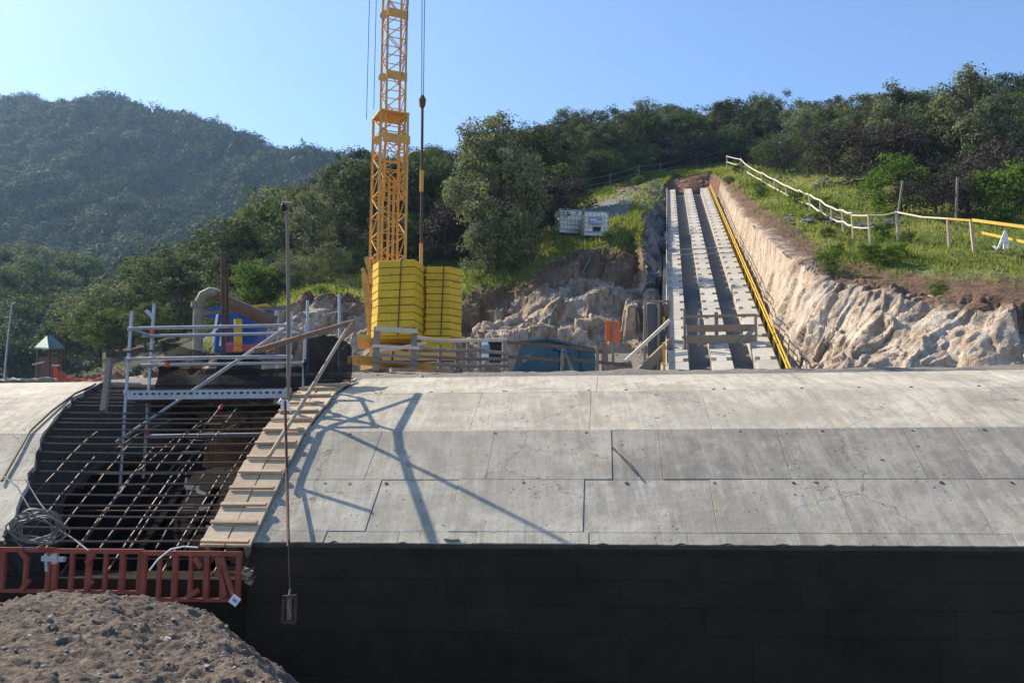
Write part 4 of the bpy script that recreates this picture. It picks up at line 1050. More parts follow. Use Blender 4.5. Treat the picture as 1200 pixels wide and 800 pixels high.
# poles, timbers around the scaffold
tag(MB().tube([P(338, 470, 12.6), P(338, 350, 12.62), P(336, 228, 12.65)], [0.027, 0.026, 0.021], 8).build('tall_pole', M['oldwood'], smooth=True), 'tall thin brown pole rising above the scaffold', 'pole')
bb = thing('tied_bag', P(333, 243, 12.6), 'black bag tied near the top of the tall pole', 'bag')
o = bpy.data.objects.new('bag', BO_ME[1]); COL.objects.link(o); o.parent = bb; o.scale = (.1, .1, .2); o.location = (0, 0, 0); o.material_slots[0].link = 'OBJECT'; o.material_slots[0].material = M['black']
MB().tube([P(331, 237, 12.62), P(342, 238, 12.55)], 0.018, 5).build('tie', M['oldwood'], bb)
tag(MB().tube([P(315, 535, 11.25), P(360, 463, 12.5), P(412, 376, 13.9)], [0.024, 0.027, 0.022], 8).build('leaning_pole', M['wood'], smooth=True), 'pale wooden pole leaning up over the plank walk', 'pole')
tag(MB().tube([P(334, 470, 11.5), P(336, 548, 11.2), P(338, 640, 9.9)], 0.018, 7).build('rust_bar', M['rust'], smooth=True), 'thin rusty bar standing beside the plank walk', 'bar')
hk = thing('hanging_clamp', P(340, 700, 9.85), 'rusty steel clamp hanging on a rope down the black wall', 'clamp')
MB().tube([P(338, 632, 9.88), P(340, 692, 9.86)], 0.008, 5).build('rope', M['rust'], hk)
for a, b in [((333, 698), (331, 728)), ((347, 698), (346, 728))]: MB().bar(P(*a, 9.85), P(*b, 9.85), 0.03, 0.04, (0, 1, 0)).build('cheek', M['rust'], hk)
MB().bar(P(331, 728, 9.85), P(347, 729, 9.85), 0.04, 0.03).build('foot_plate', M['rust'], hk); MB().bar(P(332, 699, 9.85), P(348, 698, 9.85), 0.04, 0.03).build('head_plate', M['rust'], hk)
MB().tube([P(340, 690, 9.85), P(337, 710, 9.84), P(341, 722, 9.84)], 0.012, 5).build('rope_knot', M['oldwood'], hk)
MB().bar(P(339, 700, 9.86), P(339, 726, 9.86), 0.05, 0.02, (0, 1, 0)).build('screw', M['oldwood'], hk)
tr = thing('timber_rail', P(350, 395, 12.5), 'brown timber rail sloping up right of the scaffold', 'timber')
MB().bar(P(300, 411, 11.25), P(358, 393.5, 12.65), 0.04, 0.065).build('board', M['redwood'], tr); MB().bar(P(352, 395, 12.55), P(415, 376.5, 14.0), 0.038, 0.06).build('board', M['redwood'], tr)
tl = thing('timber_post', P(127, 478, 12.6), 'short timber post with rail at the left end of the scaffold', 'timber')
MB().bar(P(130, 414, 12.7), P(121, 482, 12.2), 0.07, 0.07, (0, 1, 0)).build('post', M['oldwood'], tl); MB().bar(P(130, 413, 12.65), P(178, 411, 13.2), 0.03, 0.03).build('rail', M['rust'], tl)
lp = P(130, 414, 12.65); MB().box(lp, (.09, .09, .09)).build('clamp', M['rust'], tl)

# ================================================================== MACHINES BEHIND THE SCAFFOLD
pm = thing('elbow_pipe', P(233, 420, 18.5), 'grey bent steel pipe with brown arm behind the scaffold', 'pipe')
arc = [P(232, 430, 18.4), P(232, 372, 18.4), P(233, 356, 18.4), P(238, 346, 18.4), P(246, 342, 18.45), P(254, 344, 18.5)]
MB().tube(arc, 0.10, 12).build('elbow', M['pipe'], pm, smooth=True)
MB().tube([P(231.6, 360, 18.4), P(232, 354, 18.4)], 0.135, 12).build('flange', M['pipe'], pm, smooth=True)
MB().tube([P(251, 345, 18.5), P(290, 364, 18.6), P(322, 378, 18.7)], [0.10, 0.13, 0.15], 10).build('arm', M['redwood'], pm, smooth=True)
bm_ = thing('blue_machine', P(285, 400, 20), 'blue site machine with yellow post behind the black net', 'machine')
g0 = yz(P(285, 400, 20).x, 20)
MB().box(P(282, 395, 20.3), (0.95, 0.8, 0.8)).build('body', M['blue'], bm_, bevel=0.05)
MB().prism([(-.62, -.4), (.62, -.4), (.48, .4), (-.48, .4)], 0, .2, Matrix.Translation(P(281, 376, 20.3))).build('hopper', M['blue'], bm_)
MB().box(P(258, 365, 20), (.18, .3, .18), Matrix.Rotation(.2, 3, 'Y')).build('side_box', M['blue'], bm_); MB().box(P(300, 361, 20.2), (.6, .4, .06), Matrix.Rotation(-.12, 3, 'Y')).build('lid', M['yellow'], bm_)
MB().tube([P(279, 412, 19.6), P(279, 374, 19.6)], 0.085, 10).build('post', M['yellow'], bm_, smooth=True)
for a, b in [((255, 366), (249, 402)), ((264, 362), (258, 405)), ((262, 378), (237, 400))]: MB().tube([P(*a, 19.4), P(*b, 19.3)], 0.025, 6).build('stay', M['white'], bm_)
MB().box(P(312, 368, 20.1), (.26, .3, .2)).build('cover', M['blue'], bm_); MB().bar(P(238, 367, 18.9), P(338, 360, 18.6), .05, .07).build('beam', M['oldwood'], bm_)
MB().box(Vector((P(282, 395, 20.3).x, 20.3, (P(282, 395, 20.3).z - .5 + g0) / 2)), (.8, .6, max(.05, P(282, 395, 20.3).z - .5 - g0 + .05))).build('chassis', M['black'], bm_)
cloth('safety_mesh', [P(262, 399, 18.9), P(322, 401, 19.0), P(322, 412, 19.0), P(262, 412, 18.9)], M['orangenet'], 'orange safety mesh below the blue machine', 'mesh', .05, seed=3)
for px, y0, y1, lab in [(262, 292, 400, 'rusty upright post with splice behind the scaffold')]:
    t = thing('rust_post', P(px, y1, 18), lab, 'post'); MB().tube([P(px, y1 + 20, 18), P(px - 1, y0, 18)], 0.045, 8).build('shaft', M['rust'], t); MB().tube([P(px + 5, y1, 18.1), P(px + 4, 325, 18.1)], 0.035, 8).build('side_shaft', M['rust'], t)
for px, y0, y1, d, lab in [(398, 345, 392, 22, 'short grey stake left of the crane'), (361, 352, 392, 20.5, 'grey stake behind the right end of the scaffold'), (325, 362, 392, 20.5, 'grey stake behind the blue machine')]:
    tag(MB().tube([P(px, 440, d), P(px - .5, y0, d)], 0.035, 7).build('stake', M['galv']), lab, 'stake')

# ================================================================== CRANE
CB = P(452, 400, 26.0); CB.z = yz(CB.x, CB.y)
cr = thing('tower_crane', CB, 'yellow self-erecting lattice tower crane rising out of the picture', 'crane')
ROT = Matrix.Rotation(R(24), 3, 'Z')
def lattice(name, half, z0, z1, bay, rc, rb, cx=0.0, cy=0.0):
    hub = MB(); cen = CB + Vector((cx, cy, 0))
    corner = lambda k, z: Vector((cen.x, cen.y, z)) + ROT @ Vector((half * (1, 1, -1, -1)[k], half * (1, -1, -1, 1)[k], 0))
    root = MB().bar(corner(0, z0), corner(0, z1), rc * 2, rc * 2, (1, 0, 0)).build(name, M['craney'], cr)
    for k in (1, 2, 3): MB().bar(corner(k, z0), corner(k, z1), rc * 2, rc * 2, (1, 0, 0)).build('chord', M['craney'], root)
    nb = max(1, round((z1 - z0) / bay)); h = (z1 - z0) / nb
    for b in range(nb):
        for k in range(4):
            k2 = (k + 1) % 4; za, zb = z0 + b * h, z0 + (b + 1) * h
            if (b + k) % 2: p, q = corner(k, za), corner(k2, zb)
            else: p, q = corner(k2, za), corner(k, zb)
            MB().tube([p, q], rb, 5).build('brace', M['craney'], root)
            MB().tube([corner(k, zb), corner(k2, zb)], rb, 5).build('strut', M['craney'], root)
    return root, corner
zj = P(453, 137, 26).z
om, oc = lattice('outer_mast', 0.40, CB.z + 1.5, zj, 0.62, 0.035, 0.018)
im, ic = lattice('inner_mast', 0.285, zj - 2.6, 17.6, 0.55, 0.03, 0.016, 0.06, 0)
for py in (22, 94, 168):
    z = P(455, py, 26).z; hf = 0.33 if py < 120 else 0.43
    MB().box(Vector((CB.x + .06, CB.y, z)) + ROT @ Vector((0, -hf, 0)), (hf * 1.9, 0.03, 0.26), ROT).build('collar_plate', M['craney'], cr)
    MB().tube([Vector((CB.x + .06, CB.y, z)) + ROT @ Vector((-hf - .02, -.1, -.03)), Vector((CB.x + .06, CB.y, z)) + ROT @ Vector((-hf - .06, -.13, -.03))], 0.13, 12).build('pulley', M['craney'], cr)
MB().box(Vector((CB.x, CB.y, zj)), (0.88, 0.88, 0.05), ROT).build('head_frame', M['craney'], cr)
for dx in (-.16, .02, .16): MB().bar(Vector((CB.x + dx, CB.y - .15, CB.z + 1.6)), Vector((CB.x + dx, CB.y - .12, zj - 1.9)), .07, .09, (0, 1, 0)).build('erection_strut', M['craney'], cr)
# base: cross frame, slewing platform, raking struts
MB().box(CB + Vector((0.2, 0, 0.28)), (2.6, 0.28, 0.22), Matrix.Rotation(R(35), 3, 'Z')).build('cross_beam', M['craney'], cr)
MB().box(CB + Vector((0.2, 0, 0.30)), (2.6, 0.28, 0.22), Matrix.Rotation(R(-45), 3, 'Z')).build('cross_beam', M['craney'], cr)
MB().tube([CB + Vector((.1, 0, .35)), CB + Vector((.1, 0, .75))], 0.55, 20).build('slewing_ring', M['craney'], cr, smooth=True)
MB().box(CB + Vector((.35, -.1, .85)), (2.2, 1.5, .16), Matrix.Rotation(R(8), 3, 'Z')).build('platform', M['craney'], cr)
MB().box(CB + Vector((0, 0, 1.2)), (.85, .85, .6), ROT).build('mast_foot', M['craney'], cr)
for a, b, w_ in [((429, 302), (441, 345), .12), ((425, 315), (434, 345), .10), ((427, 322), (436, 402), .16), ((441, 345), (437, 300), .06), ((430, 345), (446, 310), .07)]:
    MB().bar(P(*a, 25.4), P(*b, 25.2), w_, w_, (0, 1, 0)).build('raking_strut', M['craney'], cr)
# jib above the picture, ropes
jz = 17.7
MB().tube([Vector((CB.x - 2.5, CB.y, jz)), Vector((CB.x + 12, CB.y + .6, jz))], 0.07, 6).build('jib_chord', M['craney'], cr)
MB().tube([Vector((CB.x - 2.5, CB.y + .8, jz)), Vector((CB.x + 12, CB.y + 1.0, jz))], 0.07, 6).build('jib_chord', M['craney'], cr)
hx = P(495, 60, 26.2)
for px0, px1, d in [(493.2, 494.2, 26.2), (497.2, 496.2, 26.2)]: MB().tube([Vector((P(px0, 0, d).x, d, jz)), P(px1, 116, d)], 0.012, 5).build('hoist_rope', M['darkcable'], cr)
for pa, pb, d in [((433, 0), (429.5, 140), 25.6), ((441, 0), (438, 128), 25.6), ((479, 0), (471, 90), 25.7)]:
    a, b = P(*pa, d), P(*pb, d); a2 = b + (a - b) * ((jz - b.z) / (a.z - b.z)); MB().tube([a2, b], 0.010, 5).build('stay_rope', M['darkcable'], cr)
hb = thing('hook_block', P(495, 120, 26.2), 'dark hook block hanging on the crane rope with a long rod below', 'hook')
MB().tube([P(495, 112, 26.2), P(495, 117, 26.2), P(495, 124, 26.2), P(495, 128, 26.2)], [0.05, 0.11, 0.09, 0.03], 8).build('block', M['rust'], hb)
MB().tube([P(495, 126, 26.2), P(493.5, 312, 26.2)], 0.04, 8).build('rod', M['rust'], hb); MB().tube([P(494.3, 200, 26.2), P(494, 225, 26.2)], 0.055, 8).build('sleeve', M['craney'], hb)
MB().tube([P(493.6, 285, 26.2), P(493.4, 345, 26.2)], 0.05, 8).build('lower_sleeve', M['craney'], hb)

def ballast(poly, base, h, n, rot, label, strap):
    t = thing('ballast_stack', base, label, 'ballast', 'crane ballast stacks')
    for k in range(n):
        j = Matrix.Translation(base + Vector((rnd.uniform(-.014, .014), rnd.uniform(-.014, .014), 0))) @ Matrix.Rotation(rot + rnd.uniform(-.012, .012), 4, 'Z')
        MB().prism(poly, k * h + .005, (k + 1) * h - .012, j).build('ballast_block', M['yellow'], t, bevel=0.01)
    for x in (-.3, .3):
        q0 = Matrix.Translation(base) @ Matrix.Rotation(rot, 4, 'Z')
        MB().tube([q0 @ Vector((x + .06 * math.cos(a), .05, n * h - .01 + .09 * math.sin(a))) for a in np.linspace(0, math.pi, 7)], .014, 5).build('lifting_eye', M['rust'], t)
    for x in strap:
        q = Matrix.Translation(base) @ Matrix.Rotation(rot, 4, 'Z')
        y = min(b for a, b in poly) - .012
        MB().bar(q @ Vector((x, y, 0)), q @ Vector((x + .06, y, n * h + .01)), 0.03, 0.012, (0, 1, 0)).build('strap', M['rust'], t)
    return t
pA = [(-.62, -.10), (-.30, -.52), (.70, -.50), (.74, -.2), (.72, .5), (-.45, .5)]
bA = P(462, 397, 25.0); hA = (P(462, 310, 25.0).z - bA.z) / 10
ballast(pA, bA, hA, 10, R(-12), 'taller left stack of yellow crane ballast blocks', (.28,))
pB = [(-.50, .25), (-.34, -.45), (.30, -.38), (.58, .0), (.50, .5), (-.40, .5)]
bB = P(516, 396, 25.5); hB = (P(516, 316, 25.5).z - bB.z) / 10
ballast(pB, bB, hB, 10, R(-4), 'narrower right stack of yellow crane ballast blocks', (.08,))
MB().box(Vector((bA.x, bA.y, (bA.z + CB.z + .8) / 2)), (1.0, .8, max(.1, bA.z - CB.z - .8))).build('ballast_base', M['yellow'], cr)
MB().box(Vector((bB.x - .1, bB.y, bB.z - .2)), (.8, .7, .38)).build('ballast_base', M['yellow'], cr)
for px, py in ((455, 418), (468, 420)): MB().box(P(px, py, 24.9), (.25, .5, .36), Matrix.Rotation(.15, 3, 'Y')).build('outrigger_foot', M['craney'], cr)
MB().box(P(500, 418, 24.6), (1.6, .25, .22)).build('outrigger_beam', M['craney'], cr)
# ================================================================== INCLINED TRACK
cb = (P(785, 435, 24) + P(912, 435, 24)) / 2; ct = (P(783, 222, 64.5) + P(829, 222, 64.5)) / 2
rd = (ct - cb); RL = rd.length; rd.normalize()
rs = rd.cross(Vector((0, 0, 1))).normalized(); ru = rs.cross(rd).normalized()
RM = Matrix((rs, rd, ru)).transposed()
REUL = RM.to_euler()
def RP(a, s, h=0.0): return cb + rs * a + rd * s + ru * h
trk = thing('inclined_track', RP(0, 0, -.5), 'steep launching track of three pale concrete beams climbing the cutting', 'track')
S0 = -2.6
seg_poly = []
W2, LN, nt, nd = 0.27, 1.18, 0.20, 0.14
seg_poly = [(-W2, 0), (-W2 + nd, 0), (-W2 + nd, nt), (-W2, nt), (-W2, 0)]
poly = [(-W2 + nd, 0), (W2 - nd, 0), (W2 - nd, nt * 1.6), (W2, nt * 1.6), (W2, LN), (-W2, LN), (-W2, nt * 1.6), (-W2 + nd, nt * 1.6)]
sm = MB().prism(poly, -0.16, 0.0).build('segment', M['precast'], None, origin=Vector((0, 0, 0)))
sm2 = sm.data; bpy.data.objects.remove(sm)
for b, a in enumerate((-1.15, 0.0, 1.15)):
    bo = MB().bar(RP(a, S0, -.36), RP(a, RL + .4, -.36), 0.52, 0.40, ru).build('beam', M['precast'], trk)
    s = S0
    while s < RL:
        o = bpy.data.objects.new('segment', sm2); COL.objects.link(o); o.parent = bo
        o.location = RP(a, s + .01, rnd.uniform(-.006, .006)) - WLOC[bo.name]; o.rotation_euler = REUL
        s += 1.2
for a in (-.575, .575):
    MB().bar(RP(a, S0, -.50), RP(a, RL + .4, -.50), 0.62, 0.08, ru).build('channel_floor', M['channel'], trk)
MB().bar(RP(0, S0, -.75), RP(0, RL + .5, -.75), 3.3, 0.4, ru).build('base_slab', M['precast'], trk)
for s in (17.5, 18.9): MB().tube([RP(-1.4, s, .06), RP(1.4, s, .06)], 0.022, 6).build('tie_bar', M['galv'], trk)
bd = MB(); bd.add([RP(-4.6, -4.5, -1.6), RP(3.4, -4.5, -1.5), RP(2.6, RL + 4, -1.1), RP(-3.0, RL + 4, -1.1)], [(0, 1, 2, 3)])
tag(bd.build('ramp_bed', M['yard']), kind='structure')
# yellow handrail on the right-hand side
hr = thing('yellow_handrail', RP(1.6, 0, -.4), 'long yellow handrail along the right side of the track', 'handrail')
for h in (0.24, 0.04): MB().bar(RP(1.58, S0, h), RP(1.58, RL + 1.0, h), 0.03, 0.034, ru).build('rail', M['yrail'], hr)
s = S0
while s < RL + 1: MB().bar(RP(1.60, s, -.55), RP(1.60, s, .27), 0.05, 0.04, rd).build('post', M['yrail'], hr); s += 1.5
# timber edge on the left side
er = thing('timber_edge', RP(-1.5, 0, -.4), 'thin timber handrail with stakes along the left side of the track', 'handrail')
MB().bar(RP(-1.47, S0, .10), RP(-1.47, RL + .6, .10), 0.035, 0.10, ru).build('rail', M['wood'], er)
for s, h in [(0.2, .75), (3.5, .65), (12, .3), (22, .3), (32, .3), (40.5, .5)]:
    MB().bar(RP(-1.52, s, -.6), RP(-1.52, s, h), 0.06, 0.05, rd).build('stake', M['yrail'] if s < 5 else M['wood'], er)
# timber barrier across the foot of the track
tb_ = thing('timber_barrier', P(842, 405, 27), 'rough timber barrier across the foot of the track', 'barrier')
for (x0, y0, x1, y1, d, w_, m) in [(803, 436, 802, 362, 26.2, .07, 'oldwood'), (808, 436, 805, 380, 26.0, .05, 'oldwood'), (840, 420, 839, 366, 26.6, .10, 'oldwood'), (886, 404, 885, 368, 27, .08, 'oldwood'), (819, 405, 819, 366, 27.4, .05, 'galv')]:
    MB().bar(P(x0, y0, d), P(x1, y1, d), w_, w_, (0, 1, 0)).build('post', M[m], tb_)
for (x0, y0, x1, y1, d, h) in [(802, 371, 886, 369, 26.5, .07), (804, 385, 886, 384, 26.5, .20), (803, 398, 887, 397, 26.45, .24)]:
    MB().bar(P(x0, y0, d), P(x1, y1, d), .04, h).build('board', M['brownwood'], tb_)
MB().bar(P(866, 402, 26.4), P(885, 384, 26.4), .04, .12).build('brace', M['oldwood'], tb_)

# dark shutter panels, boards and props left of the track
fp = thing('shutter_frame', P(772, 430, 27), 'dark timber-framed shutter panel at the left foot of the track', 'shutter')
MB().box(P(771, 395, 27.3), (.62, .04, 1.95)).build('panel', M['channel'], fp)
for x in (757, 773, 785): MB().bar(P(x - 2, 436, 27.2), P(x - 1, 354, 27.2), .07, .06, (0, 1, 0)).build('post', M['oldwood'], fp)
MB().bar(P(756, 353, 27.2), P(786, 353, 27.2), .08, .06).build('head_rail', M['oldwood'], fp); MB().box(P(781, 363, 27.15), (.12, .03, .36)).build('orange_strip', M['redwood'], fp)
def plank(name, a, b, w_, h, m, lab): return tag(MB().bar(P(*a), P(*b), w_, h).build(name, M[m]), lab, 'plank')
plank('leaning_plank', (733, 423, 25.6), (785, 375, 26.4), .05, .09, 'palewood', 'pale plank leaning against the dark shutter panel')
plank('leaning_plank', (739, 416, 25.8), (783, 379, 26.5), .05, .05, 'wood', 'thin stick lying just under the pale leaning plank')
plank('heavy_timber', (746, 440, 25.8), (786, 402, 26.6), .10, .28, 'oldwood', 'broad grey timber propped against the foot of the track')
os_ = thing('orange_sign', P(718, 434, 26.6), 'orange warning board nailed to a timber post by the rock face', 'sign')
MB().box(P(713.5, 388, 26.6), (.20, .03, .60)).build('board', M['orange'], os_); MB().box(P(723.5, 389, 26.6), (.14, .03, .60)).build('board', M['orange'], os_)
MB().bar(P(718, 436, 26.55), P(719, 375, 26.55), .08, .05, (0, 1, 0)).build('post', M['oldwood'], os_)
bs = thing('board_stack', P(718, 432, 27.4), 'upright and piled grey boards below the orange warning board', 'boards')
for i, (a, b, w_) in enumerate([((709, 436, 27.6), (708, 402, 27.6), .20), ((726, 436, 27.4), (724, 425, 27.4), .8), ((700, 438, 27.2), (740, 430, 27.3), .12)]):
    MB().bar(P(*a), P(*b), w_, .04, (0, 1, 0)).build('board', M['oldwood'], bs)
# blue-green skip with tarp
sk = thing('blue_skip', P(652, 435, 23.5), 'blue-green steel skip standing behind the vault below the rock face', 'skip')
c0 = P(652, 435, 23.6)
pts_b = [P(600, 440, 23.0), P(638, 440, 22.6), P(702, 440, 23.6), P(664, 440, 24.4)]
pts_t = [P(611, 401, 23.2), P(640, 397, 22.7), P(696, 410, 23.6), P(664, 407, 24.4)]
MB().add(pts_b + pts_t, [(0,1,5,4),(1,2,6,5),(2,3,7,6),(3,0,4,7),(4,5,6,7),(3,2,1,0)]).build('body', M['tealtarp'], sk)
MB().bar(P(610, 401, 23.15), P(640, 397, 22.62), .06, .06).build('rim', M['tealtarp'], sk); MB().bar(P(640, 397, 22.62), P(697, 410, 23.55), .06, .06).build('rim', M['tealtarp'], sk)
MB().bar(P(651, 408, 22.75), P(669, 412, 23.05), .02, .08).build('blue_stripe', M['blue'], sk)
for t_ in (.3, .7): MB().bar(pts_b[1].lerp(pts_b[2], t_) + Vector((0, -.03, 0)), pts_t[1].lerp(pts_t[2], t_) + Vector((0, -.03, 0)), .05, .05, (0, 1, 0)).build('rib', M['tealtarp'], sk)
bx = thing('black_crate', P(581, 425, 22.5), 'black box beside a white drum behind the timber fence', 'crate')
MB().box(P(581, 413, 22.5), (.32, .4, .42)).build('body', M['black'], bx); MB().box(P(581, 403, 22.5), (.36, .44, .04)).build('lid', M['black'], bx)
dr = thing('white_drum', P(569, 420, 22.4), 'white drum with blue label behind the timber fence', 'drum')
MB().tube([P(569, 421, 22.4), P(569, 400, 22.4)], .13, 14).build('body', M['white'], dr, smooth=True); MB().tube([P(569, 415, 22.38), P(569, 405, 22.38)], .1325, 14).build('label_band', M['signblue'], dr, smooth=True); MB().tube([P(569, 400, 22.4), P(569, 398.5, 22.4)], .12, 14).build('lid', M['white'], dr, smooth=True)

# ================================================================== TIMBER FENCES BEHIND THE VAULT
f1 = thing('timber_gate', P(463, 432, 20.5), 'grey timber hurdle with pale top rail in front of the ballast', 'barrier')
for (a, b, w_) in [((440, 434, 20.3), (442, 383, 20.3), .13), ((484, 434, 20.3), (486, 386, 20.3), .12)]: MB().bar(P(*a), P(*b), w_, w_ * .7, (0, 1, 0)).build('post', M['oldwood'], f1)
MB().bar(P(440, 385, 20.22), P(489, 388, 20.22), .05, .10).build('top_rail', M['palewood'], f1)
for y0, y1, m in [(405, 408, 'palewood'), (415, 419, 'oldwood'), (423, 426, 'oldwood')]: MB().bar(P(436, y0, 20.2), P(492, y1, 20.25), .04, .06).build('rail', M[m], f1)
f2 = thing('timber_fence', P(545, 432, 21), 'rough round-pole fence running right from the hurdle', 'fence')
for x, y0, y1 in [(515, 433, 404), (548, 433, 398), (562, 434, 392), (590, 434, 393), (535, 433, 405)]: MB().tube([P(x, y0, 21), P(x + .5, y1, 21)], .045, 7).build('post', M['oldwood'], f2)
for x0, y0, x1, y1, m in [(488, 395, 530, 399, 'palewood'), (528, 399, 594, 397, 'palewood'), (490, 408, 560, 410, 'oldwood'), (488, 417, 596, 421, 'oldwood'), (505, 426, 596, 428, 'oldwood'), (556, 408, 598, 414, 'oldwood'), (436, 412, 500, 402, 'palewood')]:
    MB().tube([P(x0, y0, 20.95), P((x0 + x1) / 2, (y0 + y1) / 2 + rnd.uniform(.5, 2), 20.93), P(x1, y1, 20.95)], .04, 7).build('rail', M[m], f2, smooth=True)
f3 = thing('timber_fence', P(650, 432, 21.5), 'thin dark rail fence in front of the blue-green skip', 'fence')
for a, b in [((658, 437), (660, 408)), ((673, 437), (661, 411)), ((700, 437), (700, 405))]: MB().bar(P(*a, 21.3), P(*b, 21.3), .07, .07, (0, 1, 0)).build('post', M['oldwood'], f3)
for x0, y0, x1, y1 in [(594, 401, 660, 406), (660, 406, 706, 412), (596, 418, 660, 422), (660, 420, 740, 428)]: MB().bar(P(x0, y0, 21.35), P(x1, y1, 21.35), .03, .07).build('rail', M['redwood'], f3)
gh = thing('gravel_heap', P(530, 436, 18.5), 'low grey gravel heap along the back of the vault', 'gravel')
mb = MB(); nx_, ny_ = 90, 14; vs = []
for j in range(ny_ + 1):
    for i in range(nx_ + 1):
        f, g2 = i / nx_, j / ny_
        p = P(418 + 228 * f, 440, 17.3 + 2.2 * g2)
        h = math.sin(math.pi * g2) ** .7 * (0.16 * math.sin(math.pi * f) ** .4) + 0.10 * noise.noise(Vector((f * 14, g2 * 2, 3))) * math.sin(math.pi * g2) + 0.05 * noise.noise(Vector((f * 50, g2 * 7, 3)))
        p.z = 0.1265 * 17.3 - .30 + g2 * .42 + h * 1.1
        vs.append(p)
mb.add(vs, [(j*(nx_+1)+i, j*(nx_+1)+i+1, (j+1)*(nx_+1)+i+1, (j+1)*(nx_+1)+i) for j in range(ny_) for i in range(nx_)])
mb.build('heap', M['gravel'], gh)

# ================================================================== WATER TANKS AND HOSE
def ibc(px, py, d, rz, label, front):
    b = on_hill(px, py, d); t = thing('water_tank', b, label, 'water tank', 'caged water tanks')
    Mx = Matrix.Translation(b) @ Matrix.Rotation(rz, 4, 'Z')
    def bxx(nm, c, s, m, bv=0): return MB().box(Mx @ Vector(c), s, Matrix.Rotation(rz, 3, 'Z')).build(nm, M[m], t, bevel=bv)
    bxx('tank', (0, 0, .66), (1.12, .94, .98), 'ibc', .06); bxx('pallet', (0, 0, .08), (1.2, 1.0, .15), 'galv'); 
    MB().tube([Mx @ Vector((0, 0, 1.14)), Mx @ Vector((0, 0, 1.2))], .11, 12).build('lid', M['black'], t)
    for k in range(7):
        x = -.57 + 1.14 * k / 6
        for y in (-.49, .49): bxx('cage_bar', (x, y, .67), (.022, .022, 1.04), 'galv')
    for z in (.2, .42, .64, .88, 1.17):
        for y in (-.505, .505): bxx('cage_hoop', (0, y, z), (1.2, .022, .022), 'galv')
        for x in (-.585, .585): bxx('cage_hoop', (x, 0, z), (.022, 1.0, .022), 'galv')
    if front:
        bxx('label_plate', (-.05, -.53, .72), (.62, .012, .40), 'signblue'); bxx('label_text_block', (-.15, -.54, .76), (.3, .008, .06), 'white'); bxx('label_text_block', (.05, -.54, .66), (.36, .008, .04), 'white'); bxx('valve_recess', (0, -.53, .33), (.36, .02, .2), 'black')
    return t
ibc(697, 278, 43, R(6), 'caged cream water tank with blue label plate on the grassy edge', True)
ibc(666, 274, 44, R(14), 'caged cream water tank half hidden by the tree, left of its pair', False)
from mathutils.bvhtree import BVHTree
HB = BVHTree.FromPolygons([tuple(a) for a in hv], [tuple(int(b) for b in f) for f in grid_faces(nvh, nuh)])
def drape(px, py, lift=0.06):
    d = P(px, py, 1).normalized(); h, n_, _, dist = HB.ray_cast(Vector((0, 0, 0)), d)
    return (h - d * lift) if h is not None else P(px, py, 35)
hp = [(697, 283), (692, 300), (684, 318), (672, 338), (660, 352), (648, 361), (643, 380), (640, 402)]; hq = []
for a, b in zip(hp, hp[1:]):
    for f in (0, .33, .66): hq.append(drape(a[0] + (b[0] - a[0]) * f, a[1] + (b[1] - a[1]) * f))
for _ in range(2): hq = [hq[0]] + [(a + b * 2 + c) / 4 - b.normalized() * .03 for a, b, c in zip(hq, hq[1:], hq[2:])] + [hq[-1]]
tag(MB().tube(hq, .035, 6).build('hose', M['greenhose'], smooth=True), 'green hose trailing down the rock face from the water tanks', 'hose')

# ================================================================== FENCES ON THE RIGHT SLOPE
rf = thing('pole_fence', on_hill(1000, 270, 34), 'pale round-pole fence with two rails winding down the right slope', 'fence')
FP = [(852,196,69),(868,200,66),(878,210,62),(893,219,56),(908,228,51.5),(922,236,48),(937,244,44.5),(950,250,42),(962,258,39.5),(975,268,37.2),(988,272,36),(1000,277,34.6),(1020,280,33.5),(1053,277,33),(1112,287,30.8)]
tops = []; 
for px, py, d in FP:
    p = P(px, py, d); p.z = min(p.z, hz(p.x, p.y) + .25) if False else p.z
    hgt = 0.95
    MB().tube([p + Vector((0, 0, -.9)), p + Vector((rnd.uniform(-.03, .03), 0, hgt))], .05, 7).build('post', M['wood'], rf)
    tops.append(p)
for a, b in zip(tops, tops[1:]):
    for h in ((.86, .38) if b is not tops[-1] else (.86,)):
        if b is tops[-2] and h == .38: continue
        MB().tube([a + Vector((0, -.05, h + rnd.uniform(-.05, .05))), (a + b) / 2 + Vector((0, -.05, h - .03)), b + Vector((0, -.05, h + rnd.uniform(-.05, .05)))], .034, 7).build('rail', M['palewood'], rf, smooth=True)
yf = thing('yellow_rail_fence', on_hill(1160, 285, 30), 'yellow painted rail fence at the right edge of the slope', 'fence')
q = [P(1112, 287, 30.8), P(1141, 286, 30), P(1215, 300, 28)]
for p in q[1:]: MB().bar(p + Vector((0, 0, -.8)), p + Vector((-.03, 0, .85)), .09, .07, (0, 1, 0)).build('post', M['wood'], yf)
MB().bar(q[0] + Vector((0, -.06, .90)), q[1] + Vector((0, -.06, .78)), .05, .07).build('rail', M['yrail'], yf); MB().bar(q[1] + Vector((0, -.06, .80)), q[2] + Vector((0, -.06, .86)), .06, .10).build('rail', M['yrail'], yf)
MB().bar(q[1] + Vector((.15, -.06, .40)), q[2] + Vector((0, -.06, .34)), .05, .08).build('rail', M['yrail'], yf)
ts = thing('white_trestle', P(1176, 290, 28.8), 'small white wooden trestle leaning in the grass by the yellow rail', 'trestle')
for a, b in [((1170, 291), (1178, 271)), ((1177, 292), (1178, 271)), ((1182, 291), (1178, 271)), ((1169, 292), (1164, 288))]: MB().bar(P(*a, 28.7), P(*b, 28.8), .07, .04, (0, 1, 0)).build('leg', M['white'], ts)
MB().bar(P(1172, 284, 28.68), P(1182, 283, 28.68), .05, .04).build('crosspiece', M['white'], ts)
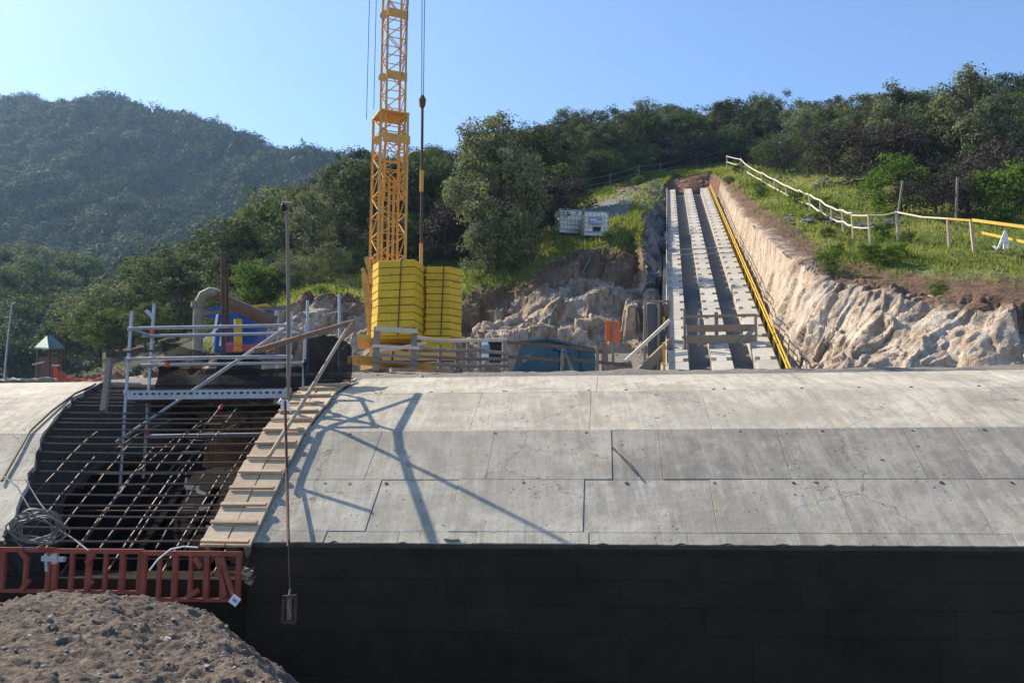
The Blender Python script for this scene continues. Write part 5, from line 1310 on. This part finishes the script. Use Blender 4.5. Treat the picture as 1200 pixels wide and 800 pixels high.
for px, y0, y1, px1, d, lab in [(1049, 262, 212, 1058, 38, 'leaning bare pole on the right slope'), (1119, 262, 208, 1122, 37, 'upright bare pole with dark knob on the right slope')]:
    tag(MB().tube([P(px, y0, d) + Vector((0, 0, -.4)), P(px1, y1, d)], [.06, .05], 7).build('bare_pole', M['oldwood'], smooth=True), lab, 'pole')
# wire fence above the head of the track
wf = thing('wire_fence', on_hill(770, 208, 75), 'wire fence on stakes along the grass above the head of the track', 'fence')
WP = [(606, 246, 62), (640, 240, 63), (685, 222, 67), (715, 215, 69), (749, 209, 72), (774, 206, 74), (817, 199, 77), (842, 197, 78)]
wps = [on_hill(*w_) for w_ in WP]
for p in wps: MB().tube([p + Vector((0, 0, -.3)), p + Vector((0, 0, 1.15))], .05, 6).build('stake', M['oldwood'], wf)
for a, b in zip(wps, wps[1:]):
    for h in (.5, 1.0): MB().tube([a + Vector((0, 0, h)), b + Vector((0, 0, h))], .014, 4).build('wire', M['galv'], wf)
# rubble patches on the right slope
for k, (px, py, d, w_, lab) in enumerate([(940, 212, 60, 2.2, 'grey rubble patch near the wood edge on the right slope'), (985, 222, 53, 2.0, 'grey rubble patch left of the leaning pole'), (966, 262, 38, 1.6, 'grey rubble heap behind the pole fence'), (1030, 258, 37.5, 1.1, 'small grey rubble heap beside the leaning pole foot')]):
    t = thing('rubble_heap', on_hill(px, py, d), lab, 'rubble')
    for j in range(26):
        o = bpy.data.objects.new('rock', ST_ME[j % 5]); COL.objects.link(o); o.parent = t
        a = rnd.uniform(0, 6.28); r_ = rnd.random() ** .6 * w_
        x, y = t.location.x + math.cos(a) * r_, t.location.y + math.sin(a) * r_ * .8
        o.location = (x - t.location.x, y - t.location.y, hz(x, y) - t.location.z + rnd.uniform(0, .15)); s_ = rnd.uniform(.25, .65); o.scale = (s_, s_ * .9, s_ * .6); o.rotation_euler = (0, 0, a)
        o.material_slots[0].link = 'OBJECT'; o.material_slots[0].material = M['gravel']
# gravel bank above the left edge of the track: countable surface stones
for k in range(150):
    px = rnd.uniform(650, 776); d = np.interp(px, [640, 700, 740, 776], [54, 58, 60, 60]) + rnd.uniform(-3.5, 6)
    p = on_hill(px, 230, d); o = bpy.data.objects.new('stone', ST_ME[k % 5]); COL.objects.link(o); o.parent = hill
    o.location = p; s_ = rnd.uniform(.2, .5); o.scale = (s_, s_, s_ * .7); o.rotation_euler = (0, 0, rnd.uniform(0, 6)); o.material_slots[0].link = 'OBJECT'; o.material_slots[0].material = M['gravel']

# ================================================================== FAR LEFT
hut = thing('lookout_hut', P(58, 436, 60), 'small hut with green tin roof among the trees at the left', 'hut')
d = 60; e = [P(40, 407, d - .8), P(57, 408, d - 1.2), P(76, 407, d), P(60, 405, d + 1.4)]; ap = [P(55, 393, d - .3), P(60, 392.5, d + .3)]
MB().add(e + ap, [(0, 1, 4), (1, 2, 5, 4), (2, 3, 5), (3, 0, 4, 5), (3, 2, 1, 0)]).build('roof', M['tealroof'], hut)
MB().bar(P(40, 407.5, d - .85), P(57, 408.7, d - 1.25), .06, .1).build('eave_board', M['wood'], hut); MB().bar(P(57, 408.7, d - 1.25), P(76, 407.7, d), .06, .1).build('eave_board', M['wood'], hut)
for x in (44, 57, 72): MB().bar(P(x, 450, d), P(x, 406, d), .12, .12, (0, 1, 0)).build('post', M['redwood'], hut)
MB().box(P(58, 436, d + .4), (1.5, .8, 1.9)).build('wall', M['redwood'], hut)
MB().bar(P(38, 427, d - .9), P(52, 424, d - .9), .08, .1).build('rail', M['palewood'], hut); MB().bar(P(61, 428, d - .8), P(70, 428, d - .8), .08, .12).build('rail', M['palewood'], hut)
lp_ = thing('lamp_pole', P(6, 440, 50), 'thin grey lamp pole at the far left edge', 'pole')
MB().tube([P(5, 445, 50), P(9, 400, 50), P(14, 356, 50)], [.06, .05, .035], 7).build('shaft', M['galv'], lp_); MB().tube([P(14, 357, 50), P(18, 354, 49.8)], .03, 5).build('arm', M['galv'], lp_)
cloth('safety_mesh', [P(65, 431, 19.5), P(126, 439, 20.5), P(126, 447, 20.3), P(65, 448, 19.4)], M['orangenet'], 'faded orange safety mesh fence at the left behind the pale vault', 'mesh', .15, seed=4)
tag(MB().bar(P(65, 449, 19.5), P(65, 430, 19.5), .06, .05, (0, 1, 0)).build('mesh_stake', M['redcap']), 'red stake at the left end of the orange mesh', 'stake')
rp = thing('stone_row', P(30, 446, 19), 'row of grey stones along the back of the left vault', 'stones')
for k in range(16):
    o = bpy.data.objects.new('stone', ST_ME[k % 5]); COL.objects.link(o); o.parent = rp
    o.location = P(-5 + k * 4.6, 445.5, 18.6 + rnd.uniform(-.2, .2)) - WLOC[rp.name]; s_ = rnd.uniform(.12, .24); o.scale = (s_ * 1.5, s_, s_); o.rotation_euler = (0, 0, rnd.uniform(0, 6))

# ================================================================== AIR
hzm = bpy.data.materials.new('haze_air'); hzm.use_nodes = True
nn = hzm.node_tree.nodes; nn.clear()
out = nn.new('ShaderNodeOutputMaterial'); pv = nn.new('ShaderNodeVolumePrincipled')
pv.inputs['Color'].default_value = (0.42, 0.68, 1.0, 1); pv.inputs['Density'].default_value = HAZE_DENSITY; pv.inputs['Anisotropy'].default_value = 0.35
hzm.node_tree.links.new(pv.outputs[0], out.inputs['Volume'])
hb_ = MB().box((0, 300, 88), (1840, 1240, 192.6)).build('haze', hzm, origin=Vector((0, 300, 88)))
tag(hb_, kind='stuff')
